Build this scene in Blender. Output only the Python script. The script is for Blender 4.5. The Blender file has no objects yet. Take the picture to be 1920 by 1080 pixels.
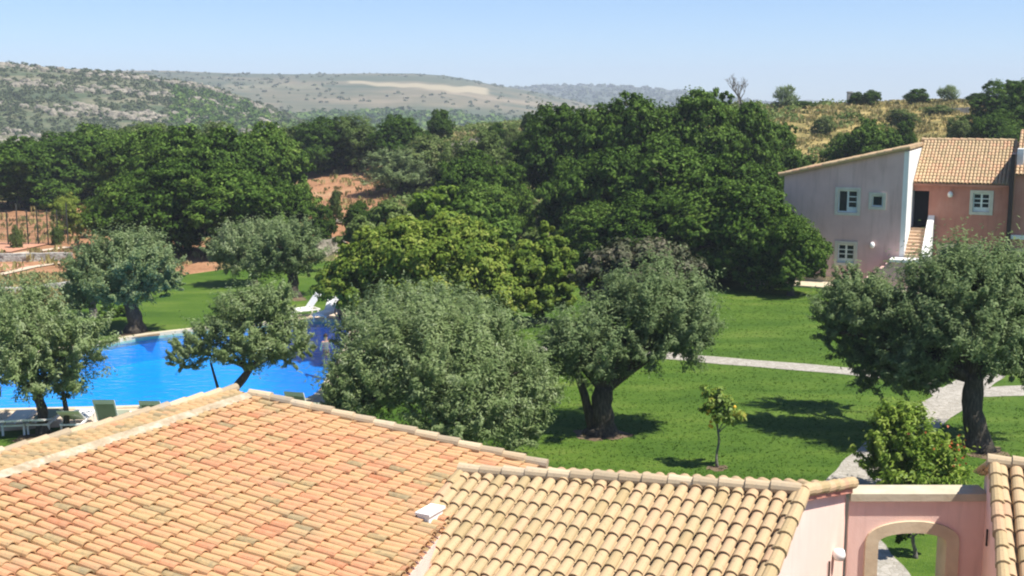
import bpy, math, random
import numpy as np
from mathutils import Vector
from mathutils.geometry import tessellate_polygon

R = math.radians
C = bpy.context.scene.collection
rng = np.random.default_rng(7)
random.seed(7)

# ------------------------------------------------------------------ camera
F, PITCH, H = 2200.0, R(8.91), 10.0
CP, SP = math.cos(PITCH), math.sin(PITCH)
cam_d = bpy.data.cameras.new('camera')
cam = bpy.data.objects.new('camera', cam_d); C.objects.link(cam)
cam.location = (0, 0, H); cam.rotation_euler = (R(90) - PITCH, 0, 0)
cam_d.sensor_width = 36; cam_d.lens = 36 * F / 1920
cam_d.clip_start = 0.2; cam_d.clip_end = 20000
bpy.context.scene.camera = cam

def ray(px, py):
    u, v = (px - 960) / F, (py - 540) / F
    return Vector((u, CP - v * SP, -SP - v * CP))
def at_z(px, py, z=0.0):
    r = ray(px, py); k = (z - H) / r.z
    return Vector((r.x * k, r.y * k, z))
def at_y(px, py, y):
    r = ray(px, py); k = y / r.y
    return Vector((r.x * k, y, H + r.z * k))
def on_plane(px, py, p0, n):
    r = ray(px, py); o = Vector((0, 0, H))
    return o + r * ((p0 - o).dot(n) / r.dot(n))

# ------------------------------------------------------------------ helpers
def tag(o, label=None, cat=None, group=None, kind=None):
    if label: o['label'] = label
    if cat: o['category'] = cat
    if group: o['group'] = group
    if kind: o['kind'] = kind
    return o
def thing(name, loc, label, cat, group=None, rz=0.0):
    o = bpy.data.objects.new(name, None); C.objects.link(o)
    o.empty_display_size = 0.3
    o.location = loc; o.rotation_euler = (0, 0, rz)
    return tag(o, label, cat, group)
def link_mesh(name, me, parent=None):
    o = bpy.data.objects.new(name, me); C.objects.link(o)
    if parent: o.parent = parent
    return o
class MB:
    def __init__(s): s.v = []; s.f = []; s.a = []; s.m = []
    def add(s, vs, fs, a=0.5, mi=0):
        n = len(s.v); s.v += [tuple(v) for v in vs]
        for f in fs: s.f.append(tuple(i + n for i in f)); s.a.append(a); s.m.append(mi)
        return s
    def box(s, lo, hi, a=0.5, fr=None):
        x0, y0, z0 = lo; x1, y1, z1 = hi
        vs = [(x0,y0,z0),(x1,y0,z0),(x1,y1,z0),(x0,y1,z0),(x0,y0,z1),(x1,y0,z1),(x1,y1,z1),(x0,y1,z1)]
        if fr: vs = [fr(*v) for v in vs]
        return s.add(vs, [(0,3,2,1),(4,5,6,7),(0,1,5,4),(1,2,6,5),(2,3,7,6),(3,0,4,7)], a)
    def prism(s, poly, z0, z1, a=0.5):
        """poly: list of (x,y) ccw; z0/z1 numbers or lists"""
        n = len(poly)
        zl = z0 if isinstance(z0, (list, tuple)) else [z0] * n
        zh = z1 if isinstance(z1, (list, tuple)) else [z1] * n
        vs = [(p[0], p[1], z) for p, z in zip(poly, zl)] + [(p[0], p[1], z) for p, z in zip(poly, zh)]
        fs = [(i, (i + 1) % n, n + (i + 1) % n, n + i) for i in range(n)]
        fs.append(tuple(range(n, 2 * n))); fs.append(tuple(reversed(range(n))))
        return s.add(vs, fs, a)
    def tube(s, pts, rad, sides=8, a=0.5, cap=True):
        pts = [Vector(p) for p in pts]; n = len(pts)
        if not isinstance(rad, (list, tuple)): rad = [rad] * n
        vs = []; prev = None
        for i, p in enumerate(pts):
            t = (pts[min(i + 1, n - 1)] - pts[max(i - 1, 0)]).normalized()
            ref = prev if prev else (Vector((1, 0, 0)) if abs(t.x) < .8 else Vector((0, 1, 0)))
            x = (ref - t * ref.dot(t)).normalized(); y = t.cross(x); prev = x
            for k in range(sides):
                an = 2 * math.pi * k / sides
                vs.append(p + (x * math.cos(an) + y * math.sin(an)) * rad[i])
        fs = [(i * sides + k, i * sides + (k + 1) % sides, (i + 1) * sides + (k + 1) % sides, (i + 1) * sides + k)
              for i in range(n - 1) for k in range(sides)]
        if cap:
            fs.append(tuple(range((n - 1) * sides, n * sides))); fs.append(tuple(reversed(range(sides))))
        return s.add(vs, fs, a)
    def build(s, name, mat, parent=None, smooth=False, local=False):
        me = bpy.data.meshes.new(name)
        off = Vector((0, 0, 0)) if (local or parent is None) else total_loc(parent)
        me.from_pydata([(v[0] - off.x, v[1] - off.y, v[2] - off.z) for v in s.v], [], s.f)
        at = me.attributes.new('var', 'FLOAT', 'FACE'); at.data.foreach_set('value', s.a)
        for m in (mat if isinstance(mat, (list, tuple)) else [mat]): me.materials.append(m)
        if any(s.m): me.polygons.foreach_set('material_index', s.m)
        if smooth: me.polygons.foreach_set('use_smooth', [True] * len(s.f))
        me.update()
        return link_mesh(name, me, parent)
def total_loc(o):
    v = Vector((0, 0, 0))
    while o: v += o.location; o = o.parent
    return v
def sheet(name, polys, z, mat, parent=None, kind=None):
    """flat polygon with holes; polys = [outer, hole...] of (x,y)"""
    pl = [[Vector((p[0], p[1], 0)) for p in q] for q in polys]
    flat = [p for q in pl for p in q]
    tris = tessellate_polygon(pl)
    fs = []
    for t in tris:
        a, b, c = (flat[i] for i in t)
        fs.append(t if (b - a).cross(c - a).z > 0 else (t[0], t[2], t[1]))
    m = MB().add([(p.x, p.y, z) for p in flat], fs)
    o = m.build(name, mat, parent)
    if kind: o['kind'] = kind
    return o
def dup(root, loc, label=None, group=None, rz=None, scale=None):
    r = root.copy(); C.objects.link(r); r.location = loc
    if rz is not None: r.rotation_euler = (0, 0, rz)
    if scale is not None: r.scale = scale
    if label: r['label'] = label
    if group: r['group'] = group
    for ch in list(root.children):
        c = ch.copy(); C.objects.link(c); c.parent = r
        for g in ch.children:
            d = g.copy(); C.objects.link(d); d.parent = c
    return r

# ------------------------------------------------------------------ materials
def mat(name):
    m = bpy.data.materials.new(name); m.use_nodes = True
    return m, m.node_tree.nodes, m.node_tree.links, m.node_tree.nodes['Principled BSDF']
def ramp_fill(cr, stops):
    el = cr.color_ramp.elements
    while len(el) > 1: el.remove(el[-1])
    el[0].position = stops[0][0]; el[0].color = (*stops[0][1], 1)
    for p, c in stops[1:]:
        e = el.new(p); e.color = (*c, 1)
def noise_mat(name, stops, scale=4.0, detail=6, rough=0.85, bump=0.0, bscale=None, spec=0.3, rgh=0.6, dist=0.02, stretch=None):
    m, n, l, b = mat(name)
    tc = n.new('ShaderNodeTexCoord'); nz = n.new('ShaderNodeTexNoise'); cr = n.new('ShaderNodeValToRGB')
    src = tc.outputs['Object']
    if stretch:
        mp = n.new('ShaderNodeMapping'); mp.inputs['Scale'].default_value = stretch
        l.new(src, mp.inputs[0]); src = mp.outputs[0]
    nz.inputs['Scale'].default_value = scale; nz.inputs['Detail'].default_value = detail; nz.inputs['Roughness'].default_value = rgh
    ramp_fill(cr, stops)
    l.new(src, nz.inputs['Vector']); l.new(nz.outputs['Fac'], cr.inputs[0]); l.new(cr.outputs[0], b.inputs['Base Color'])
    b.inputs['Roughness'].default_value = rough; b.inputs['Specular IOR Level'].default_value = spec
    if bump:
        n2 = n.new('ShaderNodeTexNoise'); n2.inputs['Scale'].default_value = bscale or scale * 4; n2.inputs['Detail'].default_value = 8
        bp = n.new('ShaderNodeBump'); bp.inputs['Strength'].default_value = bump; bp.inputs['Distance'].default_value = dist
        l.new(src, n2.inputs['Vector']); l.new(n2.outputs['Fac'], bp.inputs['Height']); l.new(bp.outputs[0], b.inputs['Normal'])
    return m
def leaf_mat(name, stops, trans=0.3, rough=0.55, spec=0.25):
    m, n, l, b = mat(name)
    at = n.new('ShaderNodeAttribute'); at.attribute_name = 'var'
    oi = n.new('ShaderNodeObjectInfo')
    ma = n.new('ShaderNodeMath'); ma.operation = 'MULTIPLY_ADD'; ma.inputs[1].default_value = 0.34; ma.inputs[2].default_value = -0.17
    ad = n.new('ShaderNodeMath'); ad.operation = 'ADD'
    cr = n.new('ShaderNodeValToRGB'); ramp_fill(cr, stops)
    l.new(oi.outputs['Random'], ma.inputs[0]); l.new(ma.outputs[0], ad.inputs[0]); l.new(at.outputs['Fac'], ad.inputs[1])
    l.new(ad.outputs[0], cr.inputs[0]); l.new(cr.outputs[0], b.inputs['Base Color'])
    b.inputs['Roughness'].default_value = rough; b.inputs['Specular IOR Level'].default_value = spec
    t = n.new('ShaderNodeBsdfTranslucent'); mx = n.new('ShaderNodeMixShader'); mx.inputs[0].default_value = trans
    l.new(cr.outputs[0], t.inputs[0]); l.new(b.outputs[0], mx.inputs[1]); l.new(t.outputs[0], mx.inputs[2])
    l.new(mx.outputs[0], n['Material Output'].inputs[0])
    return m
def attr_mat(name, stops, rough=0.85, nscale=30, namp=0.25, spec=0.2, bump=0.3, stain=None):
    """colour of each tile from its own value, with fine grain and lichen"""
    m, n, l, b = mat(name)
    at = n.new('ShaderNodeAttribute'); at.attribute_name = 'var'
    tc = n.new('ShaderNodeTexCoord'); nz = n.new('ShaderNodeTexNoise'); nz.inputs['Scale'].default_value = nscale; nz.inputs['Detail'].default_value = 6
    l.new(tc.outputs['Object'], nz.inputs['Vector'])
    ma = n.new('ShaderNodeMath'); ma.operation = 'MULTIPLY_ADD'; ma.inputs[1].default_value = namp; ma.inputs[2].default_value = -namp / 2
    l.new(nz.outputs['Fac'], ma.inputs[0])
    ad = n.new('ShaderNodeMath'); ad.operation = 'ADD'
    l.new(at.outputs['Fac'], ad.inputs[0]); l.new(ma.outputs[0], ad.inputs[1])
    cr = n.new('ShaderNodeValToRGB'); ramp_fill(cr, stops); l.new(ad.outputs[0], cr.inputs[0])
    col = cr.outputs[0]
    if stain:
        n2 = n.new('ShaderNodeTexNoise'); n2.inputs['Scale'].default_value = 1.3; n2.inputs['Detail'].default_value = 9; n2.inputs['Roughness'].default_value = 0.7
        l.new(tc.outputs['Object'], n2.inputs['Vector'])
        r2 = n.new('ShaderNodeValToRGB'); ramp_fill(r2, [(0.52, (0, 0, 0)), (0.72, (0.7, 0.7, 0.7))]); l.new(n2.outputs['Fac'], r2.inputs[0])
        mx = n.new('ShaderNodeMix'); mx.data_type = 'RGBA'; mx.inputs['B'].default_value = (*stain, 1)
        l.new(r2.outputs[0], mx.inputs['Factor']); l.new(col, mx.inputs['A']); col = mx.outputs['Result']
        n3 = n.new('ShaderNodeTexNoise'); n3.inputs['Scale'].default_value = 26; n3.inputs['Detail'].default_value = 5; n3.inputs['Roughness'].default_value = .65
        l.new(tc.outputs['Object'], n3.inputs['Vector'])
        r3 = n.new('ShaderNodeValToRGB'); ramp_fill(r3, [(0.58, (0, 0, 0)), (0.70, (.65, .65, .65))]); l.new(n3.outputs['Fac'], r3.inputs[0])
        m3 = n.new('ShaderNodeMix'); m3.data_type = 'RGBA'; m3.inputs['B'].default_value = (stain[0] * .45, stain[1] * .48, stain[2] * .55, 1)
        l.new(r3.outputs[0], m3.inputs['Factor']); l.new(col, m3.inputs['A']); col = m3.outputs['Result']
    l.new(col, b.inputs['Base Color'])
    b.inputs['Roughness'].default_value = rough; b.inputs['Specular IOR Level'].default_value = spec
    bp = n.new('ShaderNodeBump'); bp.inputs['Strength'].default_value = bump; bp.inputs['Distance'].default_value = 0.01
    l.new(nz.outputs['Fac'], bp.inputs['Height']); l.new(bp.outputs[0], b.inputs['Normal'])
    return m
def plain(name, c, rough=0.6, metal=0.0, spec=0.3, var=0.12, scale=3.0):
    lo = tuple(x * (1 - var) for x in c); hi = tuple(min(1, x * (1 + var)) for x in c)
    m = noise_mat(name, [(0.3, lo), (0.7, hi)], scale=scale, rough=rough, spec=spec, bump=0.1)
    m.node_tree.nodes['Principled BSDF'].inputs['Metallic'].default_value = metal
    return m

M = {}
M['olive'] = leaf_mat('olive_leaf', [(0.0, (.120,.178,.066)), (0.45, (.212,.286,.118)), (0.8, (.298,.366,.178)), (1.0, (.39,.44,.26))], 0.45, 0.6, 0.12)
M['olive_warm'] = leaf_mat('olive_leaf_warm', [(0.0, (.125,.190,.062)), (0.45, (.225,.300,.115)), (0.8, (.310,.380,.175)), (1.0, (.39,.45,.26))], 0.45, 0.6, 0.12)
M['carob'] = leaf_mat('carob_leaf', [(0.0, (.018,.040,.006)), (0.45, (.058,.114,.015)), (0.8, (.112,.190,.030)), (1.0, (.175,.25,.05))], 0.24, 0.6, 0.08)
M['walnut'] = leaf_mat('broad_leaf', [(0.0, (.065,.125,.014)), (0.45, (.165,.240,.034)), (0.8, (.265,.325,.055)), (1.0, (.40,.41,.11))], 0.4, 0.6, 0.15)
M['almond'] = leaf_mat('almond_leaf', [(0.0, (.055,.095,.022)), (0.5, (.120,.175,.042)), (0.85, (.185,.235,.075)), (1.0, (.26,.27,.12))], 0.30, 0.6, 0.15)
M['plum'] = leaf_mat('plum_leaf', [(0.0, (.035,.048,.022)), (0.5, (.085,.098,.050)), (0.85, (.13,.13,.078)), (1.0, (.18,.16,.11))], 0.2, 0.6, 0.1)
M['citrus'] = leaf_mat('citrus_leaf', [(0.0, (.08,.15,.02)), (0.5, (.18,.27,.045)), (0.8, (.30,.35,.06)), (1.0, (.48,.42,.08))], 0.35, 0.5, 0.25)
M['shrub'] = leaf_mat('shrub_leaf', [(0.0, (.06,.125,.012)), (0.5, (.17,.265,.030)), (0.85, (.26,.35,.050)), (1.0, (.34,.41,.09))], 0.38, 0.5, 0.2)
M['dry'] = leaf_mat('dry_grass', [(0.0, (.16,.18,.06)), (0.35, (.30,.27,.11)), (0.7, (.44,.36,.17)), (1.0, (.55,.46,.25))], 0.3, 0.85, 0.05)
M['scrub'] = leaf_mat('scrub_leaf', [(0.0, (.05,.075,.03)), (0.5, (.09,.115,.05)), (1.0, (.15,.165,.085))], 0.15, 0.7, 0.1)
M['flower'] = leaf_mat('red_flower', [(0.0, (.30,.05,.02)), (1.0, (.48,.13,.04))], 0.2)
M['fruit'] = plain('fruit_skin', (.75, .42, .04), 0.45)
M['bark'] = noise_mat('bark', [(0.3, (.035,.028,.020)), (0.55, (.085,.070,.052)), (0.75, (.17,.15,.12))], scale=6, stretch=(3,3,.6), bump=0.9, bscale=14, dist=0.06)
M['bark_grey'] = noise_mat('bark_grey', [(0.3, (.09,.08,.07)), (0.7, (.24,.22,.19))], scale=6, stretch=(3,3,.6), bump=0.8, bscale=14, dist=0.04)
M['grass'] = None
# lawn: patchy mown grass
m, n, l, b = mat('lawn_grass')
tc = n.new('ShaderNodeTexCoord')
n1 = n.new('ShaderNodeTexNoise'); n1.inputs['Scale'].default_value = 0.35; n1.inputs['Detail'].default_value = 5; n1.inputs['Roughness'].default_value = .6
n2 = n.new('ShaderNodeTexNoise'); n2.inputs['Scale'].default_value = 9; n2.inputs['Detail'].default_value = 9; n2.inputs['Roughness'].default_value = .75
mp = n.new('ShaderNodeMapping'); mp.inputs['Scale'].default_value = (0.6, 1.5, 1)
l.new(tc.outputs['Object'], mp.inputs[0]); l.new(mp.outputs[0], n1.inputs['Vector']); l.new(tc.outputs['Object'], n2.inputs['Vector'])
mm = n.new('ShaderNodeMix'); mm.inputs['Factor'].default_value = 0.5
l.new(n1.outputs['Fac'], mm.inputs['A']); l.new(n2.outputs['Fac'], mm.inputs['B'])
cr = n.new('ShaderNodeValToRGB'); ramp_fill(cr, [(0.36, (.029,.066,.007)), (0.46, (.052,.105,.010)), (0.55, (.082,.140,.016)), (0.66, (.150,.178,.040))])
l.new(mm.outputs['Result'], cr.inputs[0]); l.new(cr.outputs[0], b.inputs['Base Color'])
b.inputs['Roughness'].default_value = .8; b.inputs['Specular IOR Level'].default_value = .15
bp = n.new('ShaderNodeBump'); bp.inputs['Strength'].default_value = .8; bp.inputs['Distance'].default_value = .05
n3 = n.new('ShaderNodeTexNoise'); n3.inputs['Scale'].default_value = 22; n3.inputs['Detail'].default_value = 6
l.new(tc.outputs['Object'], n3.inputs['Vector']); l.new(n3.outputs['Fac'], bp.inputs['Height']); l.new(bp.outputs[0], b.inputs['Normal'])
M['grass'] = m
# terrain: zones from a colour attribute (red soil / dry grass / maquis)
m, n, l, b = mat('terrain')
at = n.new('ShaderNodeAttribute'); at.attribute_name = 'zone'
sep = n.new('ShaderNodeSeparateColor'); l.new(at.outputs['Color'], sep.inputs[0])
tc = n.new('ShaderNodeTexCoord')
def nramp(scale, stops, detail=7):
    z = n.new('ShaderNodeTexNoise'); z.inputs['Scale'].default_value = scale; z.inputs['Detail'].default_value = detail; z.inputs['Roughness'].default_value = .7
    l.new(tc.outputs['Object'], z.inputs['Vector']); c = n.new('ShaderNodeValToRGB'); ramp_fill(c, stops); l.new(z.outputs['Fac'], c.inputs[0]); return c.outputs[0], z.outputs['Fac']
maq, _ = nramp(.22, [(.35, (.07,.085,.03)), (.5, (.13,.13,.05)), (.65, (.22,.18,.09))])
red, nzf = nramp(.30, [(.3, (.15,.11,.05)), (.40, (.28,.145,.075)), (.56, (.35,.185,.10)), (.68, (.38,.25,.14)), (.78, (.33,.29,.16))])
dry, _ = nramp(.33, [(.33, (.10,.10,.035)), (.45, (.22,.18,.07)), (.55, (.34,.26,.10)), (.68, (.40,.33,.17))])
mxa = n.new('ShaderNodeMix'); mxa.data_type = 'RGBA'; l.new(sep.outputs[0], mxa.inputs['Factor']); l.new(maq, mxa.inputs['A']); l.new(red, mxa.inputs['B'])
mxb = n.new('ShaderNodeMix'); mxb.data_type = 'RGBA'; l.new(sep.outputs[1], mxb.inputs['Factor']); l.new(mxa.outputs['Result'], mxb.inputs['A']); l.new(dry, mxb.inputs['B'])
l.new(mxb.outputs['Result'], b.inputs['Base Color']); b.inputs['Roughness'].default_value = .95; b.inputs['Specular IOR Level'].default_value = .1
bp = n.new('ShaderNodeBump'); bp.inputs['Strength'].default_value = .7; bp.inputs['Distance'].default_value = .3
z2 = n.new('ShaderNodeTexNoise'); z2.inputs['Scale'].default_value = 2.5; z2.inputs['Detail'].default_value = 8; l.new(tc.outputs['Object'], z2.inputs['Vector'])
l.new(z2.outputs['Fac'], bp.inputs['Height']); l.new(bp.outputs[0], b.inputs['Normal'])
M['terrain'] = m

M['stone'] = noise_mat('limestone', [(.3, (.20,.19,.17)), (.5, (.36,.34,.30)), (.7, (.52,.49,.43))], scale=2.2, detail=9, bump=.8, bscale=5, dist=.1)
M['rock'] = noise_mat('rock', [(.3, (.15,.135,.10)), (.55, (.26,.23,.175)), (.75, (.38,.34,.26))], scale=.6, detail=9, bump=.8, bscale=2, dist=.3)
M['white'] = plain('white_paint', (.80,.78,.74), .7, scale=1.2, var=.06)
M['cream'] = noise_mat('cream_stone', [(.3, (.52,.42,.28)), (.7, (.66,.55,.38))], scale=3, bump=.3)
M['coping'] = noise_mat('cream_coping', [(.3, (.46,.39,.27)), (.7, (.56,.49,.36))], scale=3, bump=.3)
M['pink'] = noise_mat('pink_render', [(.25, (.76,.50,.42)), (.5, (.82,.56,.48)), (.75, (.86,.62,.54))], scale=.9, detail=8, bump=.25, bscale=40)
M['pinksunlit'] = noise_mat('sunlit_pink_render', [(.25, (.79,.54,.45)), (.5, (.83,.59,.50)), (.75, (.86,.65,.56))], scale=.8, detail=8, bump=.25, bscale=40)  # paler copy of the pink render, with the gable's sunlight put into its colour
M['greywall'] = noise_mat('mauve_render', [(.25, (.56,.375,.34)), (.5, (.63,.43,.39)), (.75, (.69,.49,.45))], scale=.7, detail=8, bump=.2, bscale=30)
M['redwall'] = noise_mat('terracotta_render', [(.25, (.42,.165,.115)), (.5, (.50,.21,.15)), (.75, (.57,.28,.21))], scale=.8, detail=9, bump=.2, bscale=30)
for k_ in ('pink', 'pinksunlit', 'greywall', 'redwall', 'white'):
    nt_ = M[k_].node_tree; bs = nt_.nodes['Principled BSDF']; src = bs.inputs['Base Color'].links[0].from_socket
    tc_ = nt_.nodes.new('ShaderNodeTexCoord'); mp_ = nt_.nodes.new('ShaderNodeMapping'); mp_.inputs['Scale'].default_value = (2.2, 2.2, .22)
    nz_ = nt_.nodes.new('ShaderNodeTexNoise'); nz_.inputs['Scale'].default_value = 1.6; nz_.inputs['Detail'].default_value = 7; nz_.inputs['Roughness'].default_value = .65
    rp_ = nt_.nodes.new('ShaderNodeValToRGB'); ramp_fill(rp_, [(.34, (.74, .72, .69)), (.5, (1, 1, 1))])
    mx_ = nt_.nodes.new('ShaderNodeMix'); mx_.data_type = 'RGBA'; mx_.blend_type = 'MULTIPLY'; mx_.inputs['Factor'].default_value = {'pinksunlit': .22, 'white': .3, 'pink': .5}.get(k_, .6)
    nt_.links.new(tc_.outputs['Object'], mp_.inputs[0]); nt_.links.new(mp_.outputs[0], nz_.inputs['Vector']); nt_.links.new(nz_.outputs['Fac'], rp_.inputs[0])
    nt_.links.new(src, mx_.inputs['A']); nt_.links.new(rp_.outputs[0], mx_.inputs['B']); nt_.links.new(mx_.outputs['Result'], bs.inputs['Base Color'])
M['winframe'] = noise_mat('pale_green_stone', [(.3, (.50,.475,.39)), (.7, (.62,.59,.49))], scale=3)
M['winpaint'] = plain('window_paint', (.66,.70,.66), .5)
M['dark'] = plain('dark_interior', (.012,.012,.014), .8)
M['brown'] = plain('brown_pipe_and_shade', (.035,.022,.018), .5)
M['step'] = noise_mat('step_stone', [(.3, (.50,.36,.24)), (.7, (.62,.47,.33))], scale=4)
m, n, l, b = mat('window_glass'); b.inputs['Base Color'].default_value = (.02,.03,.03,1); b.inputs['Roughness'].default_value = .06; b.inputs['Specular IOR Level'].default_value = .6
nz = n.new('ShaderNodeTexNoise'); nz.inputs['Scale'].default_value = 3; bp = n.new('ShaderNodeBump'); bp.inputs['Strength'].default_value = .08
l.new(nz.outputs['Fac'], bp.inputs['Height']); l.new(bp.outputs[0], b.inputs['Normal']); M['glass'] = m
M['tile_orange'] = attr_mat('terracotta_tile', [(0.0, (.27,.21,.115)), (.18, (.46,.32,.155)), (.40, (.53,.325,.16)), (.62, (.53,.285,.15)), (.82, (.50,.235,.125)), (1.0, (.42,.175,.085))], nscale=11, namp=.45, stain=(.34,.27,.16))
M['tile_yellow'] = attr_mat('straw_tile', [(0.0, (.37,.275,.14)), (.40, (.48,.345,.195)), (.72, (.48,.325,.19)), (1.0, (.43,.26,.16))], nscale=18, namp=.3, stain=(.36,.28,.16))
M['tile_far'] = attr_mat('far_roof_tile', [(0.0, (.40,.30,.17)), (.5, (.50,.36,.21)), (1.0, (.50,.30,.18))], nscale=4, namp=.4, stain=(.40,.31,.18))
M['mortar'] = noise_mat('lime_mortar', [(.3, (.26,.20,.125)), (.5, (.38,.30,.20)), (.7, (.50,.43,.33))], scale=5, bump=.5, bscale=14)
M['cap'] = attr_mat('ridge_cap', [(0.0, (.34,.27,.18)), (.5, (.46,.35,.22)), (1.0, (.55,.44,.29))], nscale=12, namp=.4, stain=(.33,.29,.24))
# cobbled path
m, n, l, b = mat('cobble')
tc = n.new('ShaderNodeTexCoord'); vo = n.new('ShaderNodeTexVoronoi'); vo.inputs['Scale'].default_value = 7
vd = n.new('ShaderNodeTexVoronoi'); vd.feature = 'DISTANCE_TO_EDGE'; vd.inputs['Scale'].default_value = 7
l.new(tc.outputs['Object'], vo.inputs['Vector']); l.new(tc.outputs['Object'], vd.inputs['Vector'])
cr = n.new('ShaderNodeValToRGB'); ramp_fill(cr, [(0.0, (.28,.255,.21)), (.5, (.34,.31,.26)), (1.0, (.40,.365,.31))])
sp = n.new('ShaderNodeSeparateColor'); l.new(vo.outputs['Color'], sp.inputs[0]); l.new(sp.outputs[0], cr.inputs[0])
c2 = n.new('ShaderNodeValToRGB'); ramp_fill(c2, [(0.0, (.5,.48,.38)), (.05, (1,1,1))]); l.new(vd.outputs['Distance'], c2.inputs[0])
mx = n.new('ShaderNodeMix'); mx.data_type = 'RGBA'; mx.blend_type = 'MULTIPLY'; mx.inputs['Factor'].default_value = .9
l.new(cr.outputs[0], mx.inputs['A']); l.new(c2.outputs[0], mx.inputs['B']); l.new(mx.outputs['Result'], b.inputs['Base Color'])
b.inputs['Roughness'].default_value = .85
bp = n.new('ShaderNodeBump'); bp.inputs['Strength'].default_value = .6; bp.inputs['Distance'].default_value = .03
l.new(vd.outputs['Distance'], bp.inputs['Height']); l.new(bp.outputs[0], b.inputs['Normal']); M['cobble'] = m
M['deck'] = noise_mat('deck_stone', [(.3, (.48,.38,.27)), (.7, (.62,.50,.37))], scale=2.2, bump=.3)
M['clay'] = noise_mat('clay', [(.3, (.42,.20,.12)), (.7, (.52,.27,.17))], scale=.6, bump=.2)
M['lgfabric'] = plain('grey_green_fabric', (.26,.28,.20), .9)
M['wood'] = plain('old_wood', (.16,.12,.08), .8)
M['skin'] = plain('skin', (.50,.29,.20), .6)
M['hair'] = plain('hair', (.03,.02,.015), .6)
M['swim'] = plain('red_swimwear', (.45,.05,.05), .7)
M['swimblue'] = plain('dark_swimwear', (.03,.04,.10), .7)
M['iron'] = plain('dark_iron', (.05,.055,.045), .5)
# pool
m, n, l, b = mat('pool_tile')
tc = n.new('ShaderNodeTexCoord'); at = n.new('ShaderNodeAttribute'); at.attribute_name = 'var'
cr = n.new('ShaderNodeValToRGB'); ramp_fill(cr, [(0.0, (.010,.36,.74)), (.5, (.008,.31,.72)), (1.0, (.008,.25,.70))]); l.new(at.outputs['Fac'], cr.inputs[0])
br = n.new('ShaderNodeTexBrick'); br.offset = 0; br.inputs['Scale'].default_value = 3.0; br.inputs['Mortar Size'].default_value = .03
br.inputs['Color1'].default_value = (1,1,1,1); br.inputs['Color2'].default_value = (.90,.92,.94,1); br.inputs['Mortar'].default_value = (.8,.9,.9,1)
l.new(tc.outputs['Object'], br.inputs['Vector'])
mx = n.new('ShaderNodeMix'); mx.data_type = 'RGBA'; mx.blend_type = 'MULTIPLY'; mx.inputs['Factor'].default_value = 1
l.new(cr.outputs[0], mx.inputs['A']); l.new(br.outputs[0], mx.inputs['B']); l.new(mx.outputs['Result'], b.inputs['Base Color']); b.inputs['Roughness'].default_value = .4
M['pool'] = m
m, n, l, b = mat('pool_water'); n.remove(b)
tr = n.new('ShaderNodeBsdfTransparent'); tr.inputs[0].default_value = (.42,.88,.99,1)
gl = n.new('ShaderNodeBsdfGlossy'); gl.inputs['Roughness'].default_value = .04
fr = n.new('ShaderNodeFresnel'); fr.inputs['IOR'].default_value = 1.33
nz = n.new('ShaderNodeTexNoise'); nz.inputs['Scale'].default_value = 1.6; nz.inputs['Detail'].default_value = 5
tc = n.new('ShaderNodeTexCoord'); mp = n.new('ShaderNodeMapping'); mp.inputs['Scale'].default_value = (1, 2.0, 1)
l.new(tc.outputs['Object'], mp.inputs[0]); l.new(mp.outputs[0], nz.inputs['Vector'])
bp = n.new('ShaderNodeBump'); bp.inputs['Strength'].default_value = .5; bp.inputs['Distance'].default_value = .12
l.new(nz.outputs['Fac'], bp.inputs['Height']); l.new(bp.outputs[0], gl.inputs['Normal']); l.new(bp.outputs[0], fr.inputs['Normal'])
mx = n.new('ShaderNodeMixShader'); l.new(fr.outputs[0], mx.inputs[0]); l.new(tr.outputs[0], mx.inputs[1]); l.new(gl.outputs[0], mx.inputs[2])
l.new(mx.outputs[0], n['Material Output'].inputs[0]); M['water'] = m

# ------------------------------------------------------------------ terrain
def sm(t): t = np.clip(t, 0, 1); return t * t * (3 - 2 * t)
def fbm(x, y, s, seed=0):
    r = np.zeros_like(x, dtype=float); a = 1.0
    for k in range(4):
        f = s * 2 ** k
        r += a * np.sin(x * f * 1.0 + 1.7 * k + seed + 1.3 * np.sin(y * f * .8 + seed)) * np.cos(y * f * 1.1 + 2.3 * k + seed * .7 + 1.1 * np.sin(x * f * .7))
        a *= .5
    return r / 1.9
AZ = [-70, -24, -17, -13, -8, -2, 5, 11, 16, 24, 70]
AM = [0.0, 0.6, 1.0, 1.6, 4.2, 6.6, 8.2, 9.6, 9.9, 10.4, 10.4]
def terrain(x, y):
    x = np.asarray(x, float); y = np.asarray(y, float)
    d = np.hypot(x, y); az = np.degrees(np.arctan2(x, np.maximum(y, 1e-3)))
    A = np.interp(az, AZ, AM)
    z = A * sm((d - 80) / 75) + .35 * fbm(x, y, .16, 3) * sm((d - 85) / 30)
    z = z - (45 + A) * sm((d - 165) / 240)
    return z - .05
def tz(x, y): return float(terrain(x, y))

# pool outline (world, clockwise seen from above is fixed below)
pool_px = [(140,651),(205,641),(260,631),(330,622),(400,615),(470,609),(540,603),(600,600),(645,604),(655,622),(643,655),(625,690),(606,720),(588,742),
           (540,756),(450,759),(300,761),(150,765),(0,768),(-130,772),(-190,748),(-120,715),(-20,685),(70,663)]
pool = [at_z(*p).xy for p in pool_px]
def smooth_loop(P, k=4):
    out = []; n = len(P)
    for i in range(n):
        p0, p1, p2, p3 = (P[(i + j - 1) % n] for j in range(4))
        for q in range(k):
            t = q / k
            out.append(.5 * ((2 * p1) + (p2 - p0) * t + (2 * p0 - 5 * p1 + 4 * p2 - p3) * t * t + (3 * p1 - p0 - 3 * p2 + p3) * t ** 3))
    return out
pool = smooth_loop([Vector(p) for p in pool], 3)
area = sum(pool[i].x * pool[(i + 1) % len(pool)].y - pool[(i + 1) % len(pool)].x * pool[i].y for i in range(len(pool)))
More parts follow.
